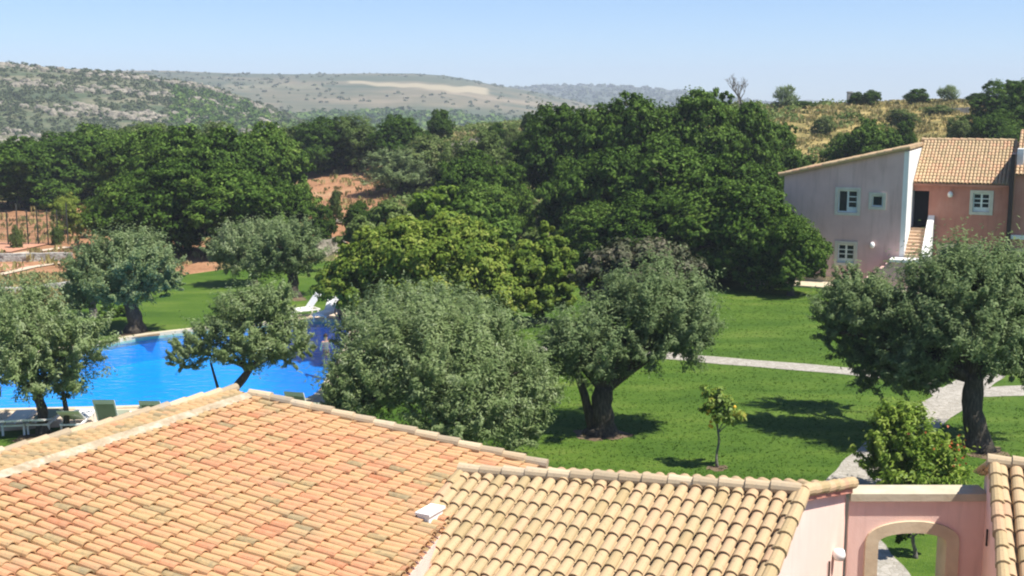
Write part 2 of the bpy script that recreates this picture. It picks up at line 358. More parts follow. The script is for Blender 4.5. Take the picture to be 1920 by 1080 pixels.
if area < 0: pool.reverse()
def offset_loop(P, d):
    out = []; n = len(P)
    for i in range(n):
        t = (P[(i + 1) % n] - P[(i - 1) % n]).normalized()
        out.append(P[i] + Vector((t.y, -t.x)) * d)
    return out
rim = offset_loop(pool, .30)

azs = np.radians(np.linspace(-62, 62, 300)); ds = np.concatenate([np.linspace(4, 76, 60), np.geomspace(77, 420, 130), np.geomspace(440, 9000, 40)])
AA, DD = np.meshgrid(azs, ds); X = DD * np.sin(AA); Y = DD * np.cos(AA); Z = terrain(X, Y)
px0, px1 = min(p.x for p in pool) - 1.5, max(p.x for p in pool) + 1.5
py0, py1 = min(p.y for p in pool) - 1.5, max(p.y for p in pool) + 1.5
Z = np.where((X > px0) & (X < px1) & (Y > py0) & (Y < py1), -4.0, Z)
nr, nc = X.shape
V = np.stack([X, Y, Z], -1).reshape(-1, 3)
I = (np.arange(nr - 1)[:, None] * nc + np.arange(nc - 1)[None]).ravel()
Q = np.stack([I, I + 1, I + nc + 1, I + nc], -1)
def np_mesh(name, V, Q, mat, parent=None, var=None, smooth=False):
    me = bpy.data.meshes.new(name or 'crown'); k = Q.shape[1]
    me.vertices.add(len(V)); me.vertices.foreach_set('co', np.ascontiguousarray(V, np.float32).ravel())
    me.loops.add(Q.size); me.loops.foreach_set('vertex_index', np.ascontiguousarray(Q, np.int32).ravel())
    me.polygons.add(len(Q)); me.polygons.foreach_set('loop_start', np.arange(0, Q.size, k, dtype=np.int32))
    me.update(calc_edges=True)
    if var is not None:
        a = me.attributes.new('var', 'FLOAT', 'FACE'); a.data.foreach_set('value', np.ascontiguousarray(var, np.float32))
    if smooth: me.polygons.foreach_set('use_smooth', np.ones(len(Q), bool))
    me.materials.append(mat)
    return link_mesh(name, me, parent) if name else me
g = np_mesh('ground', V, Q, M['terrain'], smooth=True); g['kind'] = 'structure'
dg = np.degrees(AA); nz = fbm(X, Y, .12, 1)
# red soil: left field, centre field; dry grass: right hillside and rocky rise
redz = sm(1.0 - np.abs((dg + 22) / 7.5)) * 0
redz = np.where((dg < -14.5 + 1.5 * nz) & (DD > 60) & (DD < 128), 1.0, 0.0)
redz = np.maximum(redz, np.where((dg > -10.8 + nz) & (dg < -5.8 + nz) & (DD > 84) & (DD < 150), 1.0, 0.0))
redz = np.where((dg < -14) & (np.abs(DD - 66) < 5 + 2 * nz), .25, redz)
dryz = np.where((dg > 8 + 1.5 * nz) & (DD > 76) & (DD < 240), 1.0, 0.0)
dryz = np.maximum(dryz, np.where((dg > -5) & (dg < 3) & (DD > 125) & (DD < 200), .85, 0.0))
dryz = np.where((dg < -14) & (DD > 58) & (DD < 72), .55, dryz)
col = np.stack([redz, dryz, np.zeros_like(redz), np.ones_like(redz)], -1).reshape(-1, 4)
ca = g.data.color_attributes.new('zone', 'FLOAT_COLOR', 'POINT'); ca.data.foreach_set('color', col.astype(np.float32).ravel())

lawn_outer = [(-48, 4), (48, 4), (48, 75), (20, 76), (2, 77), (-10, 76), (-17, 72), (-21.5, 66), (-22.6, 61.0), (-30, 57), (-48, 54)]
sheet('lawn', [lawn_outer, offset_loop(pool, .2)], 0.0, M['grass'], kind='structure')
# pool basin, water, coping
def ring(name, P, Qo, z0, z1, matl, kind='structure'):
    n = len(P); vs = [(p.x, p.y, z1) for p in P] + [(p.x, p.y, z1) for p in Qo] + [(p.x, p.y, z0) for p in P] + [(p.x, p.y, z0) for p in Qo]
    fs = []
    for i in range(n):
        j = (i + 1) % n
        fs += [(i, n + i, n + j, j), (n + i, 3 * n + i, 3 * n + j, n + j), (i, j, 2 * n + j, 2 * n + i)]
    o = MB().add(vs, fs).build(name, matl); o['kind'] = kind; return o
ring('pool_coping', pool, rim, -.35, .05, M['coping'])
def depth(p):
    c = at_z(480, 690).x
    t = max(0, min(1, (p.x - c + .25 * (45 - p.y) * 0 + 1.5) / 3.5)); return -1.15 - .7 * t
xs_split = at_z(500, 690).x
vs = []; fs = []; mi = []
n = len(pool)
cx = sum(p.x for p in pool) / n; cy = sum(p.y for p in pool) / n
sheet_m = MB()
tris = tessellate_polygon([[Vector((p.x, p.y, 0)) for p in pool]])
bas = MB()
# basin floor as a grid clipped by the outline (even-odd test), then side walls
def inside(x, y):
    c = False; j = n - 1
    for i in range(n):
        a, b_ = pool[i], pool[j]
        if (a.y > y) != (b_.y > y) and x < (b_.x - a.x) * (y - a.y) / (b_.y - a.y) + a.x: c = not c
        j = i
    return c
gx = np.arange(px0, px1, .5); gy = np.arange(py0, py1, .5)
for x in gx:
    for y in gy:
        P4 = [(x, y), (x + .5, y), (x + .5, y + .5), (x, y + .5)]
        if any(inside(*p) for p in P4) or inside(x + .25, y + .25):
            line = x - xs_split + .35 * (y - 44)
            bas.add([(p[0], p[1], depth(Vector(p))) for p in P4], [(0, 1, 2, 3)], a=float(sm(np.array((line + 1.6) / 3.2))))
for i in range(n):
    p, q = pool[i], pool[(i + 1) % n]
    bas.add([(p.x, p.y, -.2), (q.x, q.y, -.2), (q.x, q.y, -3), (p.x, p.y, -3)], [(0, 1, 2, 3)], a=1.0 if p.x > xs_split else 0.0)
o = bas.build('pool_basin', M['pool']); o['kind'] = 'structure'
sheet('pool_water', [offset_loop(pool, .05)], -.10, M['water'], kind='structure')
# pool deck: near side and far right corner
near = [at_z(*p).xy for p in [(-260,812),(-60,815),(60,805),(140,800),(260,796),(420,790),(600,775),(650,745),(640,715),(660,690),(700,640),(740,600),(690,585),(600,587),(540,592)]]
inner = [p for p in pool]
# polygon: outer path then back along the pool rim
def nearest(p): return min(range(n), key=lambda i: (rim[i] - Vector(p)).length)
i0, i1 = nearest(at_z(540,603).xy), nearest(at_z(-200,775).xy)
chain = []; i = i0
while i != i1: chain.append(rim[i]); i = (i - 1) % n
chain.append(rim[i1])
if len(chain) > n * .75:
    chain = []; i = i0
    while i != i1: chain.append(rim[i]); i = (i + 1) % n
    chain.append(rim[i1])
sheet('pool_deck', [[tuple(p) for p in near] + [tuple(p) for p in chain]], .015, M['deck'], kind='structure')

# paths
def ribbon(name, pts, w, z, matl, kerb=None):
    P = [Vector(p) for p in pts]; dense = []
    for i in range(len(P) - 1):
        p0, p1, p2, p3 = P[max(i - 1, 0)], P[i], P[i + 1], P[min(i + 2, len(P) - 1)]
        for q in range(8):
            t = q / 8
            dense.append(.5 * ((2 * p1) + (p2 - p0) * t + (2 * p0 - 5 * p1 + 4 * p2 - p3) * t * t + (3 * p1 - p0 - 3 * p2 + p3) * t ** 3))
    dense.append(P[-1])
    vs = []; nn = len(dense)
    for i, p in enumerate(dense):
        t = (dense[min(i + 1, nn - 1)] - dense[max(i - 1, 0)]).normalized(); nrm = Vector((-t.y, t.x))
        ww = w * (1 + .05 * math.sin(i * 1.3))
        vs += [(p.x + nrm.x * ww / 2, p.y + nrm.y * ww / 2, z), (p.x - nrm.x * ww / 2, p.y - nrm.y * ww / 2, z)]
    o = MB().add(vs, [(2 * i, 2 * i + 1, 2 * i + 3, 2 * i + 2) for i in range(nn - 1)]).build(name, matl)
    o['kind'] = 'structure'; return o
ribbon('garden_path', [at_z(*p).xy for p in [(1000,655),(1200,663),(1360,677),(1600,697),(1760,716)]], 1.25, .010, M['cobble'])
ribbon('arch_path', [at_z(*p).xy for p in [(1850,700),(1790,745),(1715,800),(1640,860),(1592,920),(1580,985),(1625,1050),(1700,1150)]], 1.35, .018, M['cobble'])
ribbon('side_path', [at_z(*p).xy for p in [(1740,735),(1860,735),(2000,728),(2200,720)]], 1.35, .014, M['cobble'])

# ------------------------------------------------------------------ hills
def hill(name, cols, d0, d1, d2, zb, matl, ncol=160, nrow=60, amp=1.0, seed=0):
    """cols: list of (px, crest_py); polar strip from base d0 up to crest d1 and down behind to d2"""
    pxs = np.linspace(cols[0][0], cols[-1][0], ncol)
    cy_ = np.interp(pxs, [c[0] for c in cols], [c[1] for c in cols])
    az = np.arctan((pxs - 960) / F / CP)
    el = PITCH + np.arctan((cy_ - 540) / F)
    zc = H - d1 * np.tan(el)
    def fn(t, i):   # t 0..1 base->crest
        pass
    ts = np.linspace(0, 1.5, nrow)
    T, Azg = np.meshgrid(ts, az, indexing='ij'); Zc = np.broadcast_to(zc, T.shape)
    D = np.where(T <= 1, d0 + (d1 - d0) * T, d1 + (d2 - d1) * (T - 1) * 2)
    Xh = D * np.sin(Azg); Yh = D * np.cos(Azg)
    up = np.clip(T, 0, 1)
    Zh = zb + (Zc - zb) * (up * .55 + .45 * np.sin(up * np.pi / 2)) - np.where(T > 1, ((T - 1) * 2) ** 1.5 * (Zc - zb), 0)
    Zh += amp * fbm(Xh, Yh, 6.0 / d1, seed) * np.sin(np.clip(T, 0, 1) * np.pi)
    k, c = T.shape
    Vh = np.stack([Xh, Yh, Zh], -1).reshape(-1, 3)
    Ih = (np.arange(k - 1)[:, None] * c + np.arange(c - 1)[None]).ravel()
    Qh = np.stack([Ih, Ih + 1, Ih + c + 1, Ih + c], -1)
    o = np_mesh(name, Vh, Qh, matl, smooth=True); o['kind'] = 'structure'
    def sample(px, t):
        j = np.clip(np.interp(px, pxs, np.arange(ncol)), 0, ncol - 1.001); i = np.clip(np.asarray(t) / 1.5 * (nrow - 1), 0, nrow - 1.001)
        i0 = i.astype(int); j0 = j.astype(int); fi = (i - i0)[..., None]; fj = (j - j0)[..., None]
        G = Vh.reshape(k, c, 3)
        return (G[i0, j0] * (1 - fi) + G[i0 + 1, j0] * fi) * (1 - fj) + (G[i0, j0 + 1] * (1 - fi) + G[i0 + 1, j0 + 1] * fi) * fj
    return sample
M['hill1'] = noise_mat('garrigue', [(.36, (.04,.062,.026)), (.45, (.07,.092,.042)), (.55, (.125,.125,.068)), (.68, (.23,.20,.13))], scale=.035, detail=9, rgh=.72, bump=.8, bscale=.12, dist=3, stretch=(1, 1, 3.5))
M['hill2'] = noise_mat('pasture', [(.36, (.045,.068,.032)), (.46, (.085,.095,.05)), (.55, (.15,.130,.075)), (.66, (.23,.185,.115))], scale=.010, detail=8, rgh=.65, bump=.5, bscale=.05, dist=4, stretch=(.5, 1, 4))
M['hill3'] = noise_mat('far_slopes', [(.4, (.06,.08,.05)), (.6, (.11,.115,.075))], scale=.005, detail=7, bump=.4, bscale=.02, dist=8)
M['gold'] = noise_mat('stubble', [(.3, (.24,.20,.11)), (.48, (.40,.32,.18)), (.7, (.48,.38,.22))], scale=.02, detail=8)
h1 = hill('near_hill', [(-500,118),(-200,120),(0,124),(60,126),(110,130),(200,136),(260,141),(330,150),(400,160),(470,182),(540,210),(620,245),(760,300)], 330, 640, 900, -32, M['hill1'], 200, 70, 3.5, 2)
h2 = hill('pasture_hill', [(-300,144),(0,142),(200,136),(330,135),(450,139),(560,140),(640,139),(700,138),(780,138),(840,142),(880,149),(920,158),(985,169),(1060,185),(1150,205),(1250,240)], 650, 1500, 2100, -30, M['hill2'], 320, 130, 5, 5)
h3 = hill('blue_hill', [(600,200),(820,175),(940,166),(1000,162),(1070,159),(1140,160),(1200,164),(1260,170),(1330,180),(1420,192),(1600,200)], 1300, 2700, 3200, -35, M['hill3'], 140, 50, 8, 9)
h4 = hill('horizon_ridge', [(900,196),(1200,193),(1380,192),(1450,191),(1500,187),(1545,190),(1600,193),(1800,194),(2300,193)], 2200, 3600, 3950, -35, M['hill3'], 120, 40, 4, 4)

# ------------------------------------------------------------------ foliage
def unit(a): return a / np.maximum(np.linalg.norm(a, axis=-1, keepdims=True), 1e-9)
def leaves_mesh(name, P, Nn, Ax, L, W, var, matl, parent=None):
    Ax = unit(Ax - Nn * (Ax * Nn).sum(-1, keepdims=True)); B = np.cross(Nn, Ax)
    L = np.broadcast_to(L, len(P))[:, None]; W = np.broadcast_to(W, len(P))[:, None]
    fold = Nn * W * .35
    V = np.stack([P - Ax * L * .5, P + B * W * .5 + fold, P + Ax * L * .5, P - B * W * .5 + fold], 1).reshape(-1, 3)
    Q = np.arange(len(P) * 4).reshape(-1, 4)
    return np_mesh(name, V, Q, matl, parent, var)
def crown_pts(lobes, nclump, nleaf, r, style='broad', clump=.24, inner=.25):
    """lobes (n,6): centre xyz, radii xyz. Returns leaf positions, normals, axes, var."""
    lobes = np.asarray(lobes, float)
    w = (lobes[:, 3] * lobes[:, 5] + lobes[:, 3] * lobes[:, 4]); w /= w.sum()
    li = r.choice(len(lobes), nclump, p=w)
    c = lobes[li, :3]; rad = lobes[li, 3:]
    d = unit(r.normal(size=(nclump, 3)) + np.array([0, 0, .25]))
    ph = r.uniform(0, 6.28, 3)
    bump = .13 * (np.sin(d[:, 0] * 5 + ph[0] + li) + np.sin(d[:, 1] * 6 + ph[1]) + np.sin(d[:, 2] * 7 + ph[2] + li * 2))
    f = np.where(r.random(nclump) < inner, r.uniform(.3, .75, nclump), r.uniform(.80, 1.02, nclump) + bump * .5)
    cc = c + d * rad * f[:, None]
    rc = clump * rad.mean(1) * r.uniform(.4, 1.45, nclump)
    # leaves
    k = np.repeat(np.arange(nclump), nleaf); N = len(k)
    e = unit(r.normal(size=(N, 3))); q = r.random(N) ** .45
    if style == 'olive':
        ax_c = unit(d * .9 + np.array([0, 0, .55]) + r.normal(size=(nclump, 3)) * .35)
        along = r.uniform(-1, 1.25, N) * np.where(r.random(N) < .12, 1.7, 1.0)
        P = cc[k] + ax_c[k] * (along * rc[k] * 1.5)[:, None] + e * (q * rc[k] * .62)[:, None]
        Nn = unit(e * .6 + d[k] * .55 + np.array([0, 0, .5]) + r.normal(size=(N, 3)) * .32)
        Ax = unit(ax_c[k] + e * .7 + r.normal(size=(N, 3)) * .4)
    else:
        fl = np.array([1, 1, .72])
        P = cc[k] + e * (q * rc[k])[:, None] * fl
        Nn = unit(e * .8 + d[k] * .4 + np.array([0, 0, .5]) + r.normal(size=(N, 3)) * .32)
        Ax = unit(r.normal(size=(N, 3)) + e * .6 + np.array([0, 0, -.3]))
    var = .5 * r.random(nclump)[k] + .5 * r.random(N)
    return P, Nn, Ax, np.clip(var, 0, 1)
def trunk_mb(base, fork, rad, lobes, r, lean=0.0, limbs=True, gnarl=.06, roots=True):
    """trunk from base to fork point, then one limb into each lobe"""
    mb = MB(); base = Vector(base); fork = Vector(fork); h = (fork - base).length
    pts = []; rr = []
    for i in range(9):
        t = i / 8
        p = base.lerp(fork, t) + Vector((math.sin(t * 5 + lean) * gnarl * h * t * (1 - t) * 3, math.cos(t * 4.3 + lean) * gnarl * h * t * (1 - t) * 3, 0))
        pts.append(p); rr.append(rad * (1 + .75 * max(0, .25 - t) / .25 * (.8 if roots else .2)) * (1 - .18 * t) * (1 + .08 * math.sin(t * 17 + lean)))
    pts[0] = base - Vector((0, 0, .06))
    mb.tube(pts, rr, 10)
    if limbs:
        for L in lobes:
            c = Vector(L[:3]) + Vector((0, 0, L[5] * .15)); s = pts[-2].lerp(pts[-1], r.random())
            mid = s.lerp(c, .5) + Vector((r.uniform(-.1, .1), r.uniform(-.1, .1), .12 * (c - s).length))
            p2 = [s + (s - mid) * .06]
            p2 += [(s * (1 - t) ** 2 + mid * 2 * t * (1 - t) + c * t * t) for t in (0, .25, .5, .75, 1)]
            r0 = rad * .52
            mb.tube(p2, [r0, r0, r0 * .8, r0 * .6, r0 * .42, r0 * .22], 7)
            for q in range(3):      # twigs
                t = r.uniform(.55, 1.0); a = s * (1 - t) ** 2 + mid * 2 * t * (1 - t) + c * t * t
                e = a + Vector((r.uniform(-1, 1) * L[3], r.uniform(-1, 1) * L[4], r.uniform(.1, .9) * L[5])) * .7
                mb.tube([a, a.lerp(e, .5) + Vector((0, 0, .05)), e], [r0 * .3, r0 * .2, r0 * .08], 5)
    return mb

def near_tree(name, label, cat, base_px, lobes_px, matl, fork_px, rad, nclump, nleaf, L, W, seed, style='olive', group=None, bark='bark',
              extra_stems=(), clump=.24, inner=.25, base=None, limbs=True):
    """lobes_px: (cx, cy, rx, ry, dy, depth-radius factor) in photo pixels at this tree's real distance"""
    r = np.random.default_rng(seed); rr = random.Random(seed)
    B = base or at_z(*base_px)
    sc = (B.y / CP) / F * 1.0
    lob = []
    for (cx_, cy_, rx, ry, dy, df) in lobes_px:
        p = at_y(cx_, cy_, B.y + dy) - B; k = (B.y + dy) / CP / F
        lob.append((p.x, p.y, p.z, rx * k * .84, rx * k * df * .84, ry * k * .86))
    t = thing(name, B, label, cat, group)
    if style == 'olive' and L > .16: L *= .76; W *= .70; nleaf = int(nleaf * 1.45)
    P, Nn, Ax, var = crown_pts(lob, nclump, nleaf, r, style, clump, inner)
    ok = P[:, 2] > .05; P, Nn, Ax, var = P[ok], Nn[ok], Ax[ok], var[ok]
    leaves_mesh('crown', P, Nn, Ax, L * r.uniform(.7, 1.3, len(P)), W * r.uniform(.7, 1.3, len(P)), var, matl, t)
    fk = at_y(fork_px[0], fork_px[1], B.y) - B
    mb = trunk_mb((0, 0, 0), fk, rad, lob, rr, seed, limbs)
    for (bx, by, tx, ty, rs) in extra_stems:
        b0 = at_y(bx, by, B.y - .1) - B; b0.z = -.05; e0 = at_y(tx, ty, B.y) - B
        mb.tube([b0, b0.lerp(e0, .5) + Vector((.06, .05, 0)), e0], [rs * 1.2, rs, rs * .7], 8)
    mb.build('trunk', M[bark], t, smooth=True, local=True)
    return t

# ------------------------------------------------------------------ garden trees (olive trees near the pool and on the lawn)
OG = 'olive trees in the garden'
near_tree('olive_tree', 'olive tree with two trunks at the left edge, in front of the pool', 'tree', (82,815),
          [(40,640,85,75,0,1),(120,665,80,70,.3,1),(60,590,70,55,.8,1),(155,640,60,42,-.2,1),(10,690,70,55,-.3,1),(100,715,70,35,0,1),(-70,640,90,80,.5,1)],
          M['olive_warm'], (70,735), .17, 520, 62, .17, .062, 11, extra_stems=[(122,803,118,735,.09)], group=OG)
near_tree('olive_tree', 'tall olive cut off by the left border of the picture, behind the two-trunk olive', 'tree', (-55,760),
          [(-60,600,90,70,0,1),(0,580,45,45,.2,1),(-110,640,90,70,0,1)],
          M['olive'], (-50,680), .18, 200, 55, .18, .065, 12, group=OG)
near_tree('olive_tree', 'umbrella-shaped olive tree with dense clipped crown beyond the far edge of the pool', 'tree', (254,622),
          [(235,490,80,50,0,1),(300,500,52,45,.2,1),(165,520,52,52,-.2,1),(225,540,85,34,0,1),(150,560,32,26,.2,.9),(320,525,30,32,0,1),(250,470,60,32,.5,1)],
          M['olive'], (246,552), .36, 620, 60, .19, .085, 13, clump=.22, inner=.3, group=OG)
near_tree('olive_tree', 'small olive with grey trunk half hidden behind the umbrella-shaped olive', 'tree', (176,595),
          [(165,525,40,40,0,1),(140,550,28,30,0,1)], M['olive'], (174,560), .2, 120, 50, .19, .08, 14, bark='bark_grey', group=OG)
near_tree('olive_tree', 'leaning olive with dark slanted trunk standing in front of the pool, behind the roof peak', 'tree', (418,772),
          [(480,600,70,55,0,1),(400,640,62,40,.3,1),(540,640,55,46,-.3,1),(440,590,50,35,.5,1),(350,665,42,32,0,1),(470,655,75,34,-.4,1),(510,570,48,34,.3,1),(575,655,25,25,.2,1)],
          M['olive_warm'], (468,690), .15, 470, 58, .17, .06, 15, extra_stems=[(412,735,395,680,.05)], inner=.15, clump=.22, group=OG)
near_tree('olive_tree', 'pale spreading olive on the far lawn, left of the yellowish broadleaf tree', 'tree', (551,556),
          [(530,465,60,45,0,1),(570,480,40,45,.2,1),(500,490,50,36,-.2,1),(550,440,45,26,.5,1)], M['olive'], (548,515), .33, 330, 55, .2, .09, 16, group=OG)
near_tree('olive_tree', 'grey-green olive on the far lawn with its crown touching the spreading olive', 'tree', (478,536),
          [(450,462,55,36,0,1),(410,470,30,26,.2,1),(490,445,50,28,.6,1),(440,490,40,26,-.2,1)], M['olive'], (474,500), .2, 260, 55, .2, .09, 17, group=OG)
near_tree('olive_tree', 'big bushy olive with foliage down to the grass, behind the orange tiled roof', 'tree', (880,872),
          [(830,690,130,90,0,.9),(700,720,95,70,.3,.9),(950,720,90,80,.2,.9),(870,780,130,62,-.7,.8),(750,640,85,55,.9,.9),(900,640,90,55,.9,.9),(990,740,66,55,.4,.9),(650,760,60,36,-.1,.9),(980,800,60,42,-.3,.8),(820,600,70,40,1.4,.9)],
          M['olive_warm'], (870,760), .26, 1150, 66, .18, .06, 18, group=OG)
near_tree('olive_tree', 'round olive rising behind the big bushy olive, its top against the yellowish tree', 'tree', (800,745),
          [(670,640,56,60,-.6,1),(650,700,44,44,-1.0,1),(720,590,75,42,0,1),(810,575,80,42,.3,1),(890,600,62,45,0,1),(770,630,110,45,-.4,1)],
          M['olive'], (800,650), .25, 420, 58, .18, .065, 19, group=OG)
near_tree('olive_tree', 'old olive with thick forked trunk and two leafy lobes in the middle of the lawn', 'tree', (1128,812),
          [(1230,565,105,66,.4,1),(1280,620,84,64,.2,1),(1110,645,96,70,-.3,1),(1058,668,70,64,.2,1),(1170,610,70,48,.4,1),(1070,650,52,48,0,1),(1175,560,52,46,.7,1),(1290,560,50,46,.5,1),(1320,625,34,34,.2,1),(1215,655,66,38,-.3,1),(1130,700,55,28,-.3,.8)],
          M['olive'], (1133,725), .36, 640, 62, .18, .062, 20, extra_stems=[(1114,782,1072,668,.13)], group=OG)
near_tree('olive_tree', 'widest olive, at the right, with one thick dark trunk beside the shrub with red flowers', 'tree', (1832,842),
          [(1830,545,125,80,.3,.9),(1905,600,105,85,.4,.9),(1745,590,95,80,.3,.9),(1830,630,115,52,-.5,.9),(1960,560,100,80,.6,.9),(1760,540,80,56,.8,.9),(1900,680,80,42,0,.9),
           (1720,675,66,50,.2,.9),(1860,530,95,48,.8,.9),(1640,580,78,56,1.4,.9),(1580,590,60,52,2.2,.9),(1600,545,56,40,2.4,.9),(1670,640,76,60,1.6,.9),(1560,625,34,34,2.0,.9),(1690,705,60,44,1.4,.9),(1640,690,50,52,2.2,.9),(1600,570,64,50,4.2,.9),(1660,590,60,50,4.0,.9),(1740,700,52,40,.6,.9),(1590,655,40,44,2.4,.9)],  # rearmost left lobes are hidden ones, added to cast another lawn shadow
          M['olive'], (1826,700), .34, 1600, 64, .18, .07, 21, inner=.3, group=OG)
# sapling with fruit
near_tree('citrus_sapling', 'young citrus sapling with thin stem and a few yellow fruits, alone on the lawn', 'sapling', (1345,876),
          [(1335,745,30,26,0,1),(1370,775,26,22,.1,1),(1350,765,30,26,-.1,1),(1385,785,16,12,0,1),(1325,770,16,16,0,1)],
          M['citrus'], (1346,805), .035, 46, 26, .16, .08, 23, style='broad', clump=.42, inner=.2, bark='bark_grey')
sap = [o for o in bpy.data.objects if o.name.startswith('citrus_sapling')][0]
rr = random.Random(5)
for k in range(9):
    a, b_ = rr.uniform(0, 6.28), rr.uniform(.25, .5)
    c = Vector((math.cos(a) * b_, math.sin(a) * b_ * .7, 1.35 + rr.uniform(-.15, .45)))
    mb = MB(); mb.tube([c + Vector((0, 0, .05 * math.cos(q))) for q in (math.pi, 2.6, 2.1, 1.57, 1.05, .5, 0)], [.004, .026, .043, .05, .043, .026, .006], 8)
    mb.build('fruit', M['fruit'], sap, smooth=True, local=True)
# red-flowering shrub
near_tree('flowering_shrub', 'bright green shrub with small red flowers beside the cobbled path', 'shrub', (1712,925),
          [(1700,835,70,60,0,.9),(1650,860,46,50,-.1,.9),(1760,860,52,46,0,.9),(1690,790,46,34,.2,.9),(1720,890,95,36,-.2,.8),(1660,800,24,34,.1,.9),(1790,900,34,26,-.1,.9)],
          M['shrub'], (1710,890), .05, 330, 46, .15, .055, 24, style='olive', clump=.26)
shr = [o for o in bpy.data.objects if o.name.startswith('flowering_shrub')][0]
B = shr.location
r = np.random.default_rng(3)
P = []
for (cx_, cy_, rx, ry, nn) in [(1740,815,30,10,5),(1788,834,22,13,20),(1800,864,24,12,8)]:
    for k in range(nn):
        p = at_y(cx_ + r.normal() * rx * .6, cy_ + r.normal() * ry * .6, B.y - .55 + r.normal() * .2) - B; P.append(p[:])
P = np.array(P); Nn = unit(r.normal(size=P.shape) + np.array([0, -.8, .6]))
Axf = unit(r.normal(size=P.shape)); vf = r.random(len(P)); o_ = np.argsort(P[:, 0] + .5 * P[:, 2])
for k in range(0, len(P)):
    q = o_[k:k + 1]; leaves_mesh('flower', P[q], Nn[q], Axf[q], .085, .07, vf[q], M['flower'], shr)
near_tree('purple_leaf_tree', 'dull purplish brown-leaved tree behind the old forked olive', 'tree', (1215,640),
          [(1200,485,80,40,0,1),(1265,500,62,42,.3,1),(1140,495,60,34,-.2,1),(1210,535,110,44,-.3,1),(1110,530,50,34,0,1)], M['plum'], (1212,575), .16, 260, 45, .22, .12, 25, style='broad', clump=.3)
# small plant just behind the arch
near_tree('garden_bush', 'small bush with pale stem seen through the arched opening', 'shrub', (1716,1046),
          [(1700,985,36,28,0,1),(1740,980,30,26,.1,1),(1680,1000,22,20,.2,1)], M['carob'], (1712,1005), .045, 60, 40, .12, .06, 26, style='broad', bark='bark_grey')
for (bx, by, lb, sd) in [(248,592,'low dark clipped bush on the grass left of the umbrella-shaped olive trunk',31),(292,596,'second low bush on the grass close to the umbrella-shaped olive trunk',32)]:
    px = bx - 10 if sd == 31 else bx - 90
    near_tree('low_bush', lb.replace('second low bush on the grass close to', 'low loose bush on the grass far left of'), 'shrub', (px, by),
              [(px,by-12,18,10,0,1),(px+12,by-9,12,8,.1,1)], M['carob'], (px,by-8), .04, 50, 40, .16, .09, sd, style='broad', limbs=False)

# walnut-like yellow-green tree beyond the pool
near_tree('broadleaf_tree', 'large yellow-green broadleaf tree in the centre beyond the pool', 'tree', (800,612),
          [(780,480,100,58,0,.9),(690,500,76,56,.4,.9),(880,500,90,60,.2,.9),(760,440,66,34,.9,.9),(850,445,72,40,.7,.9),(660,545,62,44,-.4,.9),(800,550,110,44,-.8,.8),(920,550,80,44,-.3,.9),(630,535,46,44,.3,.9),(700,455,50,36,.6,.9),(910,455,46,36,.6,.9),(980,545,50,44,0,.9)],
          M['walnut'], (800,560), .3, 1150, 62, .20, .125, 33, style='broad', clump=.27, inner=.3)
near_tree('broadleaf_tree', 'lighter yellow-green broadleaf tree at the right end of the central one', 'tree', (1018,606),
          [(1010,500,66,52,0,.9),(1045,475,40,36,.4,.9),(1000,550,62,44,-.2,.9),(1055,545,42,42,.1,.9),(1030,440,26,26,.2,.9)],
          M['walnut'], (1010,570), .2, 280, 90, .21, .135, 34, style='broad', clump=.24)
for (bx, by, lb, lobes, mk, sd) in [
    (700, 520, 'ragged olive-green tree behind the left half of the central broadleaf tree', [(690,435,50,34,0,.9),(730,410,44,30,.4,.9),(660,450,36,26,.2,.9),(745,445,50,34,0,.9)], 'almond', 35),
    (800, 505, 'ragged green tree with pointed top behind the middle of the central broadleaf tree', [(800,400,44,40,0,.9),(830,372,34,28,.4,.9),(775,425,46,34,.2,.9),(845,415,44,34,0,.9)], 'shrub', 36),
    (905, 505, 'dark green tree behind the right half of the central broadleaf tree', [(905,420,46,34,0,.9),(945,440,40,34,.3,.9),(880,390,34,28,.5,.9),(930,400,30,24,.4,.9)], 'carob', 37)]:
    near_tree('broadleaf_tree', lb, 'tree', (bx, by), lobes, M[mk], (bx, by - 50), .18, 170, 70, .26, .15, sd, style='broad', clump=.26)

# ------------------------------------------------------------------ woodland trees (shared shapes, each tree an object of its own)
def forest_proto(kind, seed):
    r = np.random.default_rng(seed); rr = random.Random(seed)
    if kind == 'carob':  nl, nc_, nlf, L, W, m_, st, cl = 14, 760, 52, .25, .165, M['carob'], 'broad', .27
    elif kind == 'yellow': nl, nc_, nlf, L, W, m_, st, cl = 10, 320, 50, .27, .16, M['walnut'], 'broad', .28
    elif kind == 'almond': nl, nc_, nlf, L, W, m_, st, cl = 10, 380, 60, .27, .16, M['almond'], 'broad', .28
    else: nl, nc_, nlf, L, W, m_, st, cl = 9, 360, 60, .28, .11, M['olive'], 'olive', .24
    lob = [(0, 0, 4.6, 2.7, 2.7, 2.6)]
    for k in range(nl):
        an = 6.28 * k / nl * 1.618 + r.uniform(-.3, .3); q = r.uniform(1.6, 3.0); zz = r.uniform(1.5, 6.6)
        sz = r.uniform(1.2, 2.0) * (1.1 if zz < 5 else .9)
        if zz > 5.6: q *= .6
        lob.append((q * math.cos(an), q * math.sin(an), zz, sz, sz, sz * .78))
    P, Nn, Ax, var = crown_pts(lob, nc_, nlf, r, st, cl, .25)
    me_c = leaves_mesh(None, P, Nn, Ax, L * r.uniform(.7, 1.3, len(P)), W * r.uniform(.7, 1.3, len(P)), var, m_)
    mb = trunk_mb((0, 0, 0), (rr.uniform(-.3, .3), rr.uniform(-.3, .3), 2.6), .32, lob[1:7], rr, seed)
    o = mb.build('trunk', M['bark'], None, smooth=True, local=True); me_t = o.data; bpy.data.objects.remove(o)
    return me_c, me_t
